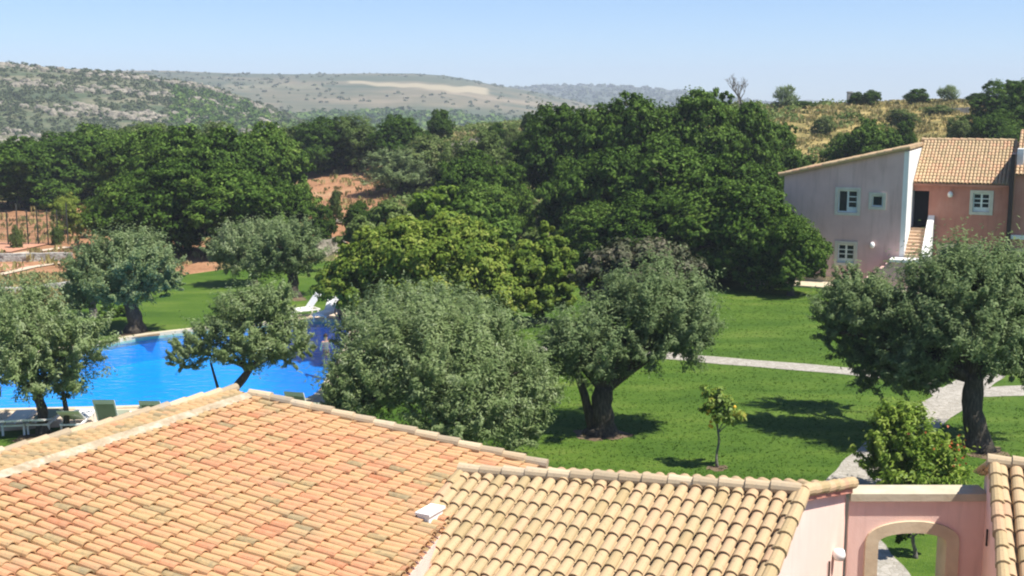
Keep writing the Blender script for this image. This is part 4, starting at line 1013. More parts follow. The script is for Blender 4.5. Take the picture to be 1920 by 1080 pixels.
# ------------------------------------------------------------------ tiled roofs
class Plane:
    def __init__(s, p0, az, t):
        s.p0 = Vector(p0); a = R(az); th = math.atan(t)
        s.eu = Vector((math.cos(a), -math.sin(a), 0)); s.ev = Vector((math.sin(a) * math.cos(th), math.cos(a) * math.cos(th), math.sin(th)))
        s.n = s.eu.cross(s.ev)
    def px(s, x, y): return on_plane(x, y, s.p0, s.n)
    def uv(s, p): q = Vector(p) - s.p0; return (q.dot(s.eu), q.dot(s.ev))
    def w(s, u, v, h=0): return s.p0 + s.eu * u + s.ev * v + s.n * h
    def z(s, x, y): return s.p0.z - (s.n.x * (x - s.p0.x) + s.n.y * (y - s.p0.y)) / s.n.z
def tiles(pl, poly, s, L, r, seed, rad=None, jit=.006, seg=7, varf=None, mb=None):
    rn = random.Random(seed); P = [pl.uv(p) for p in poly]; n = len(P); mb = mb or MB(); rad = rad or s * .44
    us = [p[0] for p in P]; u = min(us) + s * .5
    def span(u):
        hit = []
        for i in range(n):
            a, b = P[i], P[(i + 1) % n]
            if (a[0] - u) * (b[0] - u) < 0: hit.append(a[1] + (b[1] - a[1]) * (u - a[0]) / (b[0] - a[0]))
        return (min(hit), max(hit)) if len(hit) >= 2 else None
    while u < max(us):
        sp = span(u)
        if sp:
            v0, v1 = sp; k = math.floor(v0 / L); ou = rn.uniform(-.25, .25) * jit * 3
            while k * L < v1:
                a = max(k * L, v0); b = min((k + 1) * L + .07, v1)
                if b - a > .05:
                    ja, jb = rn.uniform(-1, 1) * jit, rn.uniform(-1, 1) * jit; lift = .032 + rn.uniform(0, jit); va = rn.uniform(0, 1) if varf is None else varf(rn, u, a)
                    sl = a + rn.uniform(-1, 1) * jit * 2.2 - (rn.uniform(.03, .09) if rn.random() < .035 else 0)
                    lo, hi, inn, ind = [], [], [], []
                    for q in range(seg + 1):
                        an = math.pi * q / seg; c, sn = math.cos(an), math.sin(an)
                        lo.append(pl.w(u + ou + ja + c * rad * 1.06, sl, lift + sn * rad * .92)); hi.append(pl.w(u + ou + jb + c * rad * .9, b, .004 + sn * rad * .78))
                        inn.append(pl.w(u + ou + ja + c * rad * .90, sl, lift - .004 + sn * rad * .74)); ind.append(pl.w(u + ou + jb + c * rad * .86, sl + .16, sn * rad * .60))
                    m_ = seg + 1; fs = []
                    for q in range(seg): fs += [(q, q + 1, m_ + q + 1, m_ + q), (q, 2 * m_ + q, 2 * m_ + q + 1, q + 1), (2 * m_ + q, 3 * m_ + q, 3 * m_ + q + 1, 2 * m_ + q + 1)]
                    mb.add(lo + hi + inn + ind, fs, va)
                    # pan tile in the valley to the right of this cover
                    vp = rn.uniform(0, 1) if varf is None else varf(rn, u, a); w2 = s - rad * 1.5; uc = u + s * .5; lo, hi = [], []
                    for q, (x, hh) in enumerate(((-.5, .004), (-.25, -.026), (0, -.038), (.25, -.026), (.5, .004))):
                        lo.append(pl.w(uc + x * w2 * 1.6, a, hh + .016)); hi.append(pl.w(uc + x * w2 * 1.6, b, hh - .006))
                    mb.add(lo + hi, [(q, q + 1, 6 + q, 5 + q) for q in range(4)], vp)
                k += 1
        u += s
    return mb
def caps(mb, a, b, rad, L, seed, drop=.0, lift=.03):
    rn = random.Random(seed); a, b = Vector(a), Vector(b); n = max(1, int((b - a).length / L)); up = Vector((0, 0, 1))
    for k in range(n):
        p, q = a.lerp(b, k / n), a.lerp(b, (k + 1) / n); o = Vector((rn.uniform(-.012, .012), rn.uniform(-.012, .012), rn.uniform(0, .012)))
        e = (q - p).normalized() * .05
        mb.tube([p - e + up * lift + o, q + up * (lift - .02) + o], [rad * rn.uniform(1.02, 1.12), rad * .88], 12, rn.uniform(0, 1))
    return mb

# orange-tiled building
A = at_z(468, 745, 4.4); po = Plane(A, -61.7, .17); rd = Vector((math.sin(R(28.3)), math.cos(R(28.3)), 0))
ridge_l = A - rd * 14.0
orange = [A, po.px(1022, 881), po.px(893, 912), po.px(752, 1092), po.px(655, 1215), po.px(-180, 1330), ridge_l]
ob = thing('tiled_house', (A.x, A.y, 0), 'low house under a broad weathered orange tiled roof in the left foreground', 'house')
def varo(rn, u, v):
    x = .50 + .12 * rn.gauss(0, 1) + .08 * math.sin(u * .9) * math.sin(v * .7 + 1)
    if rn.random() < .07: x = rn.uniform(.02, .2)
    if rn.random() < .05: x = rn.uniform(.72, .92)
    return min(1, max(0, x))
tiles(po, orange, .182, .32, None, 5, rad=.078, jit=.019, seg=6, varf=varo).build('roof', M['tile_orange'], ob)
pb = Plane(A, 118.3, .12)
backp = [A, pb.px(440, 735.5), pb.px(0, 857), pb.px(-160, 902), ridge_l]
tiles(pb, backp, .182, .32, None, 6, rad=.078, jit=.014, seg=6, varf=lambda rn, u, v: min(1, max(0, .22 + .14 * rn.gauss(0, 1)))).build('roof_back_slope', M['tile_orange'], ob)
# body: walls under both slopes
def under(pl, poly, dz): return [pl.z(p.x, p.y) - dz for p in poly]
mb = MB()
ins = orange[:]
mb.prism([(p.x, p.y) for p in reversed(ins)], -.3, list(reversed(under(po, ins, .06))))
mb.prism([(p.x, p.y) for p in backp], -.3, under(pb, backp, .06))
mb.build('wall', M['pink'], ob)
mb = MB(); rn = random.Random(3)
caps(mb, A, ridge_l, .085, .36, 7, lift=.02); mb.build('ridge_tiles', M['cap'], ob)
mb = MB(); up = Vector((0, 0, 1))
pts = [A.lerp(ridge_l, k / 60) for k in range(61)]
vs = []
for p in pts:   # mortar bed under the ridge tiles, on both sides
    j = rn.uniform(-.04, .04); d1 = po.eu * 0 - po.ev * (.17 + j); d2 = -pb.ev * (.14 + j)
    vs += [p + d1 + up * .075, p + up * .12, p + d2 + up * .075]
mb.add(vs, [(3*i+k, 3*i+k+1, 3*i+k+4, 3*i+k+3) for i in range(60) for k in range(2)]); mb.build('mortar_bed', M['mortar'], ob)
mb = MB(); e0 = orange[1]
caps(mb, e0, A, .10, .42, 8, lift=.10); mb.build('verge_tiles', M['cap'], ob); mb = MB(); caps(mb, backp[1], backp[2], .09, .42, 9, lift=.08); caps(mb, backp[2], backp[3], .09, .42, 10, lift=.08)
mb.build('verge_tiles', M['cap'], ob)

# straw-tiled building with pink gable
Rp = at_z(1503, 923, 4.2); py_ = Plane(Rp, 28.3, .402)
yel = [py_.px(866, 887), Rp, py_.px(1375, 1237), py_.px(600, 1232)]
yb = thing('pink_house', (Rp.x, Rp.y, 0), 'low pink house with straw-coloured barrel tiles and a sunlit gable in the foreground', 'house')
def vary(rn, u, v):
    x = .38 + .17 * rn.gauss(0, 1) + max(0, (u + 2.5)) * .07 * (1 if rn.random() < .6 else .2)
    return min(1, max(0, x))
tiles(py_, yel, .214, .335, None, 15, rad=.088, jit=.006, seg=8, varf=vary).build('roof', M['tile_yellow'], yb)
adir = Vector((math.sin(R(28.3)), math.cos(R(28.3)), 0)); tb = .262
Bk = Rp + adir * 3.42 - Vector((0, 0, 3.42 * tb))
nb_ = (Rp - yel[0]).cross(Bk - Rp); nb_ = nb_ if nb_.z > 0 else -nb_
pyb = Plane(Rp - Vector((0, 0, .06)), math.degrees(math.atan2(-nb_.x, -nb_.y)), math.hypot(nb_.x, nb_.y) / nb_.z)
BkL = yel[0] + adir * 3.0; BkL.z = pyb.z(BkL.x, BkL.y)
tiles(pyb, [Rp, yel[0], BkL, Bk], .232, .335, None, 16, rad=.100, seg=8, varf=vary).build('roof_back_slope', M['tile_yellow'], yb)
mb = MB(); sh = py_.eu * .05
f4 = [yel[0] + sh, Rp - sh, yel[2] - sh, yel[3] + sh]
mb.prism([(p.x, p.y) for p in reversed(f4)], -.3, [p.z - .05 for p in reversed(f4)])
b4 = [Rp - sh, yel[0] + sh, BkL + sh, Bk - sh]
mb.prism([(p.x, p.y) for p in reversed(b4)], -.3, [p.z - .05 for p in reversed(b4)])
mb.build('wall', M['pinksunlit'], yb)
mb = MB(); caps(mb, yel[0], Rp, .105, .38, 17, lift=.06); mb.build('ridge_tiles', M['cap'], yb)
mb = MB(); caps(mb, yel[3], yel[0], .105, .335, 18, lift=.04); mb.build('verge_tiles', M['tile_yellow'], yb)
mb = MB(); caps(mb, yel[2] + py_.eu * .03, Rp + py_.eu * .03, .11, .335, 19, lift=.03); caps(mb, Bk + py_.eu * .03, Rp + py_.eu * .03, .10, .335, 20, lift=.04)
mb.build('gable_verge_tiles', M['tile_yellow'], yb)
# mortar/soffit band under the back verge
mb = MB(); a, b = Rp + py_.eu * .0, Bk
for z0, z1, w in ((-.13, -.05, .06),):
    e = py_.eu
    vs = [a + up * z0, b + up * z0, b + e * w + up * z0, a + e * w + up * z0, a + up * z1, b + up * z1, b + e * w + up * z1, a + e * w + up * z1]
    mb.add(vs, [(0,3,2,1),(4,5,6,7),(0,1,5,4),(1,2,6,5),(2,3,7,6),(3,0,4,7)])
mb.build('verge_moulding', M['redwall'], yb)
# lamp and pipe on the gable
gp0 = Rp - sh; gn = py_.eu
c = on_plane(1562, 1038, gp0, gn) + gn * .10
lm = thing('wall_lamp', c - gn * .1, 'white round wall lamp on the sunlit pink gable', 'lamp')
mb = MB(); mb.tube([c - up * .10, c - up * .085, c, c + up * .085, c + up * .10], [.03, .09, .115, .09, .03], 12); mb.build('shade', M['white'], lm, smooth=True)
mb = MB(); mb.tube([c - gn * .1, c - gn * .02], [.06, .05], 10); mb.build('bracket', M['white'], lm)
c = on_plane(1552, 1052, gp0, gn) + gn * .03
mb = MB(); mb.tube([c, c - up * 2.5], .018, 8); tag(mb.build('conduit_pipe', M['brown']), 'thin dark conduit running down the pink gable below the lamp', 'pipe')
# little white chimney between both roofs
c = po.px(794, 984); az = R(28.3); ex, ey = Vector((math.cos(az), -math.sin(az), 0)), Vector((math.sin(az), math.cos(az), 0))
ct = thing('chimney_block', c, 'small white block with flat top between the orange roof and the straw roof', 'chimney')
fr = lambda x, y, z: c + ex * x + ey * y + up * z
MB().box((-.11, .0, -.5), (.10, .42, .15), fr=fr).build('body', M['white'], ct)
MB().box((-.14, -.03, .15), (.13, .45, .19), fr=fr).build('cap', M['white'], ct)

# arch wall
yA = 20.05
xl, xr = at_y(1592, 960, yA).x, at_y(1850, 960, yA).x; zt = at_y(1700, 938, yA).z
aw = thing('arch_wall', ((xl + xr) / 2, yA, 0), 'pink garden wall with an arched opening and cream coping', 'wall')
ox0, ox1 = at_y(1644, 1050, yA).x, at_y(1771, 1050, yA).x; oz = at_y(1708, 998, yA).z; sz = at_y(1645, 1018, yA).z
th = .38
def arch_curve(x0, x1, zs, zt_, nn=18): return [((x0 + x1) / 2 + (x1 - x0) / 2 * math.cos(math.pi * (1 - k / nn)), zs + (zt_ - zs) * math.sin(math.pi * k / nn) ** .85) for k in range(nn + 1)]
def extrude_y(mb, outline, y0, y1):
    tr = tessellate_polygon([[Vector((x, z, 0)) for x, z in outline]]); n_ = len(outline)
    vs = [(x, y0, z) for x, z in outline] + [(x, y1, z) for x, z in outline]
    fs = [tuple(t) for t in tr] + [tuple(i + n_ for i in t) for t in tr] + [(i, (i + 1) % n_, n_ + (i + 1) % n_, n_ + i) for i in range(n_)]
    return mb.add(vs, fs)
oc = arch_curve(ox0 - .06, ox1 + .06, sz, oz + .06)
extrude_y(MB(), [(xl, -.3), (xl, zt), (xr, zt), (xr, -.3), (ox1 + .06, -.3)] + list(reversed(oc)) + [(ox0 - .06, -.3)], yA, yA + th).build('wall', M['pink'], aw)
w_ = at_y(1644, 1050, yA).x - at_y(1620, 1050, yA).x
ic = arch_curve(ox0, ox1, sz, oz); oc2 = arch_curve(ox0 - w_, ox1 + w_, sz + .02, oz + w_ * .95)
extrude_y(MB(), [(ox0 - w_, -.3)] + oc2 + [(ox1 + w_, -.3), (ox1, -.3)] + list(reversed(ic)) + [(ox0, -.3)], yA - .05, yA + th + .03).build('arch_surround', M['cream'], aw)
ztc = at_y(1700, 924, yA).z
MB().box((xl, yA - .07, zt + .002), (xr, yA + th + .06, max(ztc, zt + .12))).build('coping', M['coping'], aw)

# right-hand pink house
Rr = Vector((0, 0, 0)); wl0 = Vector((.4161 * 20.6, 20.6, 0)); adr = Vector((math.sin(R(18)), math.cos(R(18)), 0)); aer = Vector((math.cos(R(18)), -math.sin(R(18)), 0))
nr_ = aer
rp = on_plane(1862, 872, wl0, nr_); pr = Plane(rp, 18, .40)
rh = thing('pink_house', (rp.x, rp.y, 0), 'corner of a pink house with orange-straw barrel tiles at the bottom right border', 'house')
fr_end = rp - pr.ev * 9; poly = [rp, rp + aer * 5, fr_end + aer * 5, fr_end]
tiles(pr, poly, .232, .335, None, 25, rad=.100, jit=.006, seg=8, varf=lambda rn, u, v: min(1, max(0, .55 + .22 * rn.gauss(0, 1)))).build('roof', M['tile_yellow'], rh)
bk = on_plane(1842, 886, wl0, nr_); Lb = (Vector((bk.x, bk.y)) - Vector((rp.x, rp.y))).length; tbk = (rp.z - bk.z) / Lb
prb = Plane(rp, 198, tbk); tiles(prb, [rp, bk, bk + aer * 5, rp + aer * 5], .232, .335, None, 26, rad=.1, seg=8).build('roof_back_slope', M['tile_yellow'], rh)
mb = MB(); q4 = [rp + aer * .04, rp + aer * 5, fr_end + aer * 5, fr_end + aer * .04]
mb.prism([(p.x, p.y) for p in reversed(q4)], -.3, [p.z - .06 for p in reversed(q4)])
q4 = [rp + aer * .04, bk + aer * .04, bk + aer * 5, rp + aer * 5]
mb.prism([(p.x, p.y) for p in reversed(q4)], -.3, [p.z - .06 for p in reversed(q4)])
mb.build('wall', M['pink'], rh)
mb = MB(); caps(mb, fr_end + aer * .02, rp + aer * .02, .105, .335, 27, lift=.05); caps(mb, bk, rp, .09, .335, 28, lift=.03); mb.build('verge_tiles', M['tile_yellow'], rh)
mb = MB(); caps(mb, rp - aer * .05, rp + aer * 5, .11, .38, 29, lift=.07); mb.build('ridge_tiles', M['cap'], rh)
c = on_plane(1850, 1008, wl0, nr_); 
fr = lambda x, y, z: c + aer * x + adr * y + up * z
MB().box((-.012, -.035, -.14), (.02, .035, .14), fr=fr).build('vent_slit', M['brown'], rh)

# ------------------------------------------------------------------ far house on the lawn
P0 = at_z(1464, 526, 0); rho = R(25); fx, fy = Vector((math.cos(rho), -math.sin(rho), 0)), Vector((math.sin(rho), math.cos(rho), 0))
def FW(a, b, z): return P0 + fx * a + fy * b + up * z
def fa(px, py, b=0):
    p = on_plane(px, py, P0 + fy * b, fy); q = p - P0; return q.dot(fx), p.z
fh = thing('villa', P0, 'two-storey villa with mauve and terracotta walls and tiled roofs on the far lawn', 'house')
aR = fa(1690, 400)[0]; zTL = fa(1470, 330)[1]; zTR = fa(1692, 283)[1]
bw = 2.65; brd = 6.9
aE = fa(1889, 400, bw)[0]; zE = fa(1703, 342, bw - .3)[1]; zR = fa(1722, 263, brd)[1]
def rect(px0, py0, px1, py1, b=0):
    a0, z1 = fa(px0, py0, b); a1, z0 = fa(px1, py1, b); return (a0, z0, a1, z1)
def panel(outline, holes, b, reveal=.18):
    """wall sheet facing the camera with real openings and reveals"""
    mb = MB(); rings = [outline] + [[(h[0], h[1]), (h[2], h[1]), (h[2], h[3]), (h[0], h[3])] for h in holes]
    flat = [p for q in rings for p in q]; tr = tessellate_polygon([[Vector((x, z, 0)) for x, z in q] for q in rings])
    mb.add([FW(x, b, z) for x, z in flat], [tuple(t) for t in tr])
    for q in rings[1:]:
        mb.add([FW(x, b, z) for x, z in q] + [FW(x, b + reveal, z) for x, z in q], [(i, (i + 1) % 4, 4 + (i + 1) % 4, 4 + i) for i in range(4)])
    return mb
def ring_box(mb, r_, w, b0, b1):
    a0, z0, a1, z1 = r_
    for lo, hi in (((a0 - w, z1), (a1 + w, z1 + w)), ((a0 - w, z0 - w), (a1 + w, z0)), ((a0 - w, z0), (a0, z1)), ((a1, z0), (a1 + w, z1))):
        mb.box((lo[0], b0, lo[1]), (hi[0], b1, hi[1]), fr=FW)
    return mb
def window(r_, b, sw=.16, cols=2, rows=3, low=.24, open_left=False, parent=None, label=None):
    a0, z0, a1, z1 = r_; parent = parent or fh
    w = ring_box(MB(), r_, sw, b - .05, b + .02).build('window', M['winframe'], parent)
    if label: w['label'] = label
    mb = MB(); fw = .07; h_ = z1 - z0; zl = z0 + h_ * low
    ring_box(mb, (a0 + fw, z0 + fw, a1 - fw, z1 - fw), fw - .002, b + .08, b + .13)
    am = (a0 + a1) / 2
    if cols == 2: mb.box((am - .05, b + .075, z0 + fw), (am + .05, b + .135, z1 - fw), fr=FW)
    s0 = am if open_left else a0 + fw
    if low: mb.box((s0, b + .085, z0 + fw), (a1 - fw, b + .125, zl), fr=FW)
    for k in range(1, rows):
        zz = zl + (z1 - fw - zl) * k / rows; mb.box((s0, b + .085, zz - .025), (a1 - fw, b + .125, zz + .025), fr=FW)
    mb.build('casement', M['winpaint'], w)
    MB().add([FW(a0, b + .16, z0), FW(a1, b + .16, z0), FW(a1, b + .16, z1), FW(a0, b + .16, z1)], [(0, 1, 2, 3)]).build('pane', M['glass'], w)
    return w
w1 = rect(1572, 356, 1607, 399); w2 = rect(1635, 366, 1655, 388); w3 = rect(1571, 457, 1601, 494)
panel([(0, -.2), (aR, -.2), (aR, zTR), (0, zTL)], [w1, w2, w3], 0).build('mauve_wall', M['greywall'], fh)
window(w1, 0, open_left=True, label='half-open window with its left side dark'); window(w2, 0, cols=1, rows=1, low=0, label='small square window'); window(w3, 0)
mb = MB()   # sides and back of the projecting block; its right side catches the sun
D1 = brd + 4
mb.add([FW(0, 0, -.2), FW(0, D1, -.2), FW(0, D1, zTL), FW(0, 0, zTL)], [(0, 1, 2, 3)])
mb.add([FW(0, D1, -.2), FW(aR, D1, -.2), FW(aR, D1, zTR), FW(0, D1, zTL)], [(0, 1, 2, 3)])
mb.build('side_wall', M['greywall'], fh)
mb = MB()
mb.box((aR - .002, .0, -.2), (aR + .26, D1, zTR - .02), fr=FW); mb.build('white_side_wall', M['white'], fh)
MB().box((.02, -.035, .0), (aR - .3, .0, .42), fr=FW).build('plinth', M['cream'], fh)
# mauve block's roof: falls to the left
th_ = .13
mb = MB()
ov = .22
e = [(-.25, -ov, zTL - .25 * (zTR - zTL) / aR), (aR + .30, -ov, zTR + .30 * (zTR - zTL) / aR), (aR + .30, D1, zTR + .30 * (zTR - zTL) / aR), (-.25, D1, zTL - .25 * (zTR - zTL) / aR)]
mb.add([FW(a, b, z + .02) for a, b, z in e] + [FW(a, b, z + th_) for a, b, z in e], [(0,3,2,1),(4,5,6,7),(0,1,5,4),(1,2,6,5),(2,3,7,6),(3,0,4,7)])
ra = [FW(a, b, z + th_ + .04) for a, b, z in e]
caps(mb, ra[0], ra[1], .10, .42, 33, lift=.0)
for k in range(1, 36): caps(mb, ra[0].lerp(ra[3], k / 36), ra[1].lerp(ra[2], k / 36), .09, .8, 34 + k, lift=-.02)
mb.build('left_roof', M['tile_far'], fh)
# terracotta block
door = rect(1701, 357, 1739, 427, bw); w4 = rect(1825, 362, 1855, 398, bw)
low = rect(1765, 463, 1830, 530, bw); low = (low[0], max(.0, low[1]), low[2], low[3])
panel([(aR - .8, -.2), (aE, -.2), (aE, zE), (aR - .8, zE)], [door, w4, low], bw).build('terracotta_wall', M['redwall'], fh)
window(w4, bw)
mb = ring_box(MB(), low, .22, bw - .06, bw + .02); dd = mb.build('ground_floor_door', M['cream'], fh)
MB().add([FW(low[0], bw + .17, low[1]), FW(low[2], bw + .17, low[1]), FW(low[2], bw + .17, low[3]), FW(low[0], bw + .17, low[3])], [(0, 1, 2, 3)]).build('pane', M['glass'], dd)
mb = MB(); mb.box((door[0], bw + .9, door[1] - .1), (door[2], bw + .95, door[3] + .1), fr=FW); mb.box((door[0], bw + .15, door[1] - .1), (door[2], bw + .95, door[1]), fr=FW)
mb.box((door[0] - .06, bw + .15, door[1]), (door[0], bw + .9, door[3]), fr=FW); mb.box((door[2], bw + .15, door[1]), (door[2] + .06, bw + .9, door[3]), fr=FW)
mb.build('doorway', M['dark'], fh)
mb = MB(); mb.add([FW(aE, bw, -.2), FW(aE, D1, -.2), FW(aE, D1, zE), FW(aE, bw, zE)], [(0, 1, 2, 3)]); mb.add([FW(aR, D1, -.2), FW(aE, D1, -.2), FW(aE, D1, zR - .3), FW(aR, D1, zR - .3)], [(0, 1, 2, 3)]); mb.build('end_wall', M['redwall'], fh)
tf = (zR - zE) / (brd - bw + .3)
pf = Plane(FW(aR + .26, bw - .3, zE), math.degrees(rho), tf)
def fpoly(a0, a1): return [FW(a0, bw - .3, zE), FW(a1, bw - .3, zE), FW(a1, brd, zR), FW(a0, brd, zR)]
rt = tiles(pf, fpoly(aR + .28, aE + .1), .19, .36, None, 40, rad=.082, seg=5)
rt.add([p - up * .03 for p in fpoly(aR + .28, aE + .1)], [(0, 1, 2, 3)], .5)
zb_ = zR - tf * .6 * 4
rt.add([FW(aR + .28, brd, zR - .02), FW(aE + .1, brd, zR - .02), FW(aE + .1, D1, zb_), FW(aR + .28, D1, zb_)], [(0, 1, 2, 3)], .5)
caps(rt, FW(aR + .2, brd, zR), FW(aE + .1, brd, zR), .12, .42, 41, lift=.04); rt.build('main_roof', M['tile_far'], fh)
MB().box((aR + .27, bw - .25, zE - .16), (aE, bw - .002, zE - .04), fr=FW).build('eaves_moulding', M['redwall'], fh)
# outside stair up to the doorway with a sloping white parapet
mb = MB(); ns = 9; zl = fa(1700, 483, -.1)[1]; s0, s1 = aR + .28, door[2]
for k in range(ns):
    z1 = zl + (door[1] - zl) * (k + 1) / ns; b0 = -.1 + (bw + .1) * k / ns
    mb.box((s0, b0, -.1), (s1, bw + .14 if k == ns - 1 else b0 + (bw + .1) / ns, z1), fr=FW)
mb.build('stair', M['step'], fh)
mb = MB(); pa0, pa1 = s1 + .01, s1 + .34
zt1, zt0 = fa(1747, 404, bw - .1)[1], fa(1740, 476, -.1)[1]
vs = [FW(pa0, -.1, -.1), FW(pa1, -.1, -.1), FW(pa1, bw - .003, -.1), FW(pa0, bw - .003, -.1), FW(pa0, -.1, zt0), FW(pa1, -.1, zt0), FW(pa1, bw - .003, zt1), FW(pa0, bw - .003, zt1)]
mb.add(vs, [(0,3,2,1),(4,5,6,7),(0,1,5,4),(1,2,6,5),(2,3,7,6),(3,0,4,7)]); mb.build('stair_parapet', M['white'], fh)
al = fa(1668, 485, -1.2)[0]
mb = MB(); mb.box((al + .1, -1.2, -.1), (pa1 - .02, -.105, zl - .14), fr=FW)
for k in range(6): mb.box((al - .32 * (k + 1) + .1, -1.2, -.1), (al - .32 * k + .098, -.105, (zl - .14) * (6 - k - .5) / 6), fr=FW)
mb.build('lower_steps', M['greywall'], fh)
MB().box((al, -1.3, zl - .139), (pa1 + .05, -.106, zl), fr=FW).build('landing_slab', M['white'], fh)
# lamps on the villa
for (px, py, b, lb) in [(1782, 364, bw, 'small white lamp on the terracotta wall of the villa'), (1636, 459, 0, 'small white lamp on the mauve wall of the villa')]:
    a, z = fa(px, py, b); c = FW(a, b - .12, z); lm = thing('wall_lamp', FW(a, b, z), lb, 'lamp')
    mb = MB(); mb.tube([c + up * q for q in (-.17, -.14, 0, .12, .17)], [.05, .11, .15, .10, .03], 10); mb.build('shade', M['white'], lm, smooth=True)
    MB().tube([c, c + fy * .12], [.05, .07], 8).build('bracket', M['white'], lm)
# brown fin imitating the gap's shadow and the next unit on the right
MB().box((aE + .02, bw - .45, -.1), (aE + .24, brd - 1.2, zR - .55), fr=FW).build('gap_shade_fin', M['brown'], fh)
a2, a3 = aE + .26, aE + 10; b2 = bw - .2
z2 = fa(1910, 327, b2)[1]; wn = (a2 + 3.2, 3.7, a2 + 4.3, 5.0)
nh = thing('villa', FW(a2, b2, 0), 'next villa unit cut off by the right border, dull red wall over a white ledge', 'house')
panel([(a2, 2.85), (a3, 2.85), (a3, z2), (a2, z2)], [wn], b2).build('terracotta_wall', M['redwall'], nh); window(wn, b2, parent=nh)
MB().box((a2, b2 + .0, -.2), (a3, b2 + .2, 2.2), fr=FW).build('mauve_wall', M['greywall'], nh)
MB().box((a2, b2 - .16, 2.85 - .12), (a3, b2 + .2, 2.85 + .1), fr=FW).build('ledge', M['white'], nh)
MB().box((a2, b2 + .002, 2.2), (a3, b2 + .19, 2.73), fr=FW).build('wall_band', M['redwall'], nh)
MB().box((a2, b2 - .12, 2.08), (a3, b2, 2.22), fr=FW).build('ledge', M['coping'], nh)
p2 = Plane(FW(a2, b2 - .25, z2 - .02), math.degrees(rho), tf); zr2 = z2 - .02 + tf * (brd - b2 + .25)
qq = [FW(a2, b2 - .25, z2 - .02), FW(a3, b2 - .25, z2 - .02), FW(a3, brd, zr2), FW(a2, brd, zr2)]
rt = tiles(p2, qq, .19, .36, None, 44, rad=.082, seg=5); rt.add([p - up * .03 for p in qq], [(0, 1, 2, 3)]); rt.build('roof', M['tile_far'], nh)
aw0, zw0 = fa(1901, 325, b2)
MB().box((a2 + .02, b2 + .6, z2), (a2 + .36, b2 + 1.6, z2 + 1.35), fr=FW).build('white_parapet', M['white'], nh)
# terrace strip in front of the villa
t0, t1 = fa(1412, 525, 0)[0], aR + 2
tr_ = MB().box((t0, -2.1, -.1), (t1, .0 - .04, .10), fr=FW).build('villa_terrace', M['coping']); tr_['kind'] = 'structure'
# low dark annex left of the mauve wall
an_ = thing('annex', FW(-2.2, 1.2, 0), 'low shaded annex wall left of the mauve wall under the trees', 'house')
MB().box((-2.4, 1.0, -.1), (-.02, 6, 2.2), fr=FW).build('wall', M['greywall'], an_)
MB().box((-2.55, .85, 2.2), (-.0, 6.1, 2.32), fr=FW).build('roof', M['tile_far'], an_)

# ------------------------------------------------------------------ sun loungers
def lounger(loc, rz, label, back=55, group='sun loungers round the pool', white=False):
    t = thing('sun_lounger', loc, label, 'lounger', group, rz)
    fabric = M['white'] if white else M['lgfabric']
    mb = MB()   # frame: rails and cross bars (local x across, y towards the feet)
    for sx in (-.31, .31): mb.box((sx - .03, -.35, .30), (sx + .03, 1.3, .36))
    mb.box((-.31, 1.27, .305), (.31, 1.33, .355)); mb.box((-.31, -.38, .305), (.31, -.32, .355))
    mb.build('frame', M['white'], t, local=True)
    for sx in (-.31, .31):
        for y in (-.25, 1.15): MB().box((sx - .028, y - .03, 0), (sx + .028, y + .03, .299)).build('leg', M['white'], t, local=True)
    mb = MB(); mb.box((-.28, .12, .362), (.28, 1.28, .41)); mb.build('seat', fabric, t, local=True)
    a = R(back); c, s_ = math.cos(a), math.sin(a)
    f = lambda x, y, z: (x, .12 - y * c - z * s_, .37 + y * s_ - z * c * -1)
    mb = MB(); mb.box((-.28, 0, 0), (.28, .68, .035), fr=f); mb.build('backrest', fabric, t, local=True)
    mb = MB()
    for x0, x1 in ((-.33, -.285), (.285, .33)): mb.box((x0, 0, -.01), (x1, .74, .045), fr=f)
    mb.box((-.33, .685, -.012), (.33, .86, .05), fr=f); mb.build('back_frame', M['white'], t, local=True)
    return t
for (px, py, rz, lb, bk_, wh) in [(203,813,.02,'lounger with grey-green back and white headrest between the olive stem and the roof',62,False),
        (290,814,-.05,'lounger with grey-green back just above the edge of the orange roof',60,False),
        (140,810,.10,'flat pale lounger beside the thin olive stem, left of the grey-green backs',30,True),
        (372,804,0,'lounger half hidden behind the left roof edge',58,False),
        (560,797,-.25,'lounger with white headrest right of the roof peak, by the deep end',62,False),
        (30,812,.15,'lounger in the olive shade at the left border, nearest the border',12,True),
        (78,810,.05,'lounger in the olive shade behind the thick left trunk',12,False)]:
    p = at_z(px, py, .015); lounger(p, rz, lb, bk_, white=wh)
for (px, py, rz, lb) in [(582,592,2.2,'white lounger with raised back beyond the far edge of the pool'),(622,596,2.8,'white lounger right of the raised one beyond the far edge of the pool')]:
    lounger(at_z(px, py, .015), rz, lb, 50, white=True)

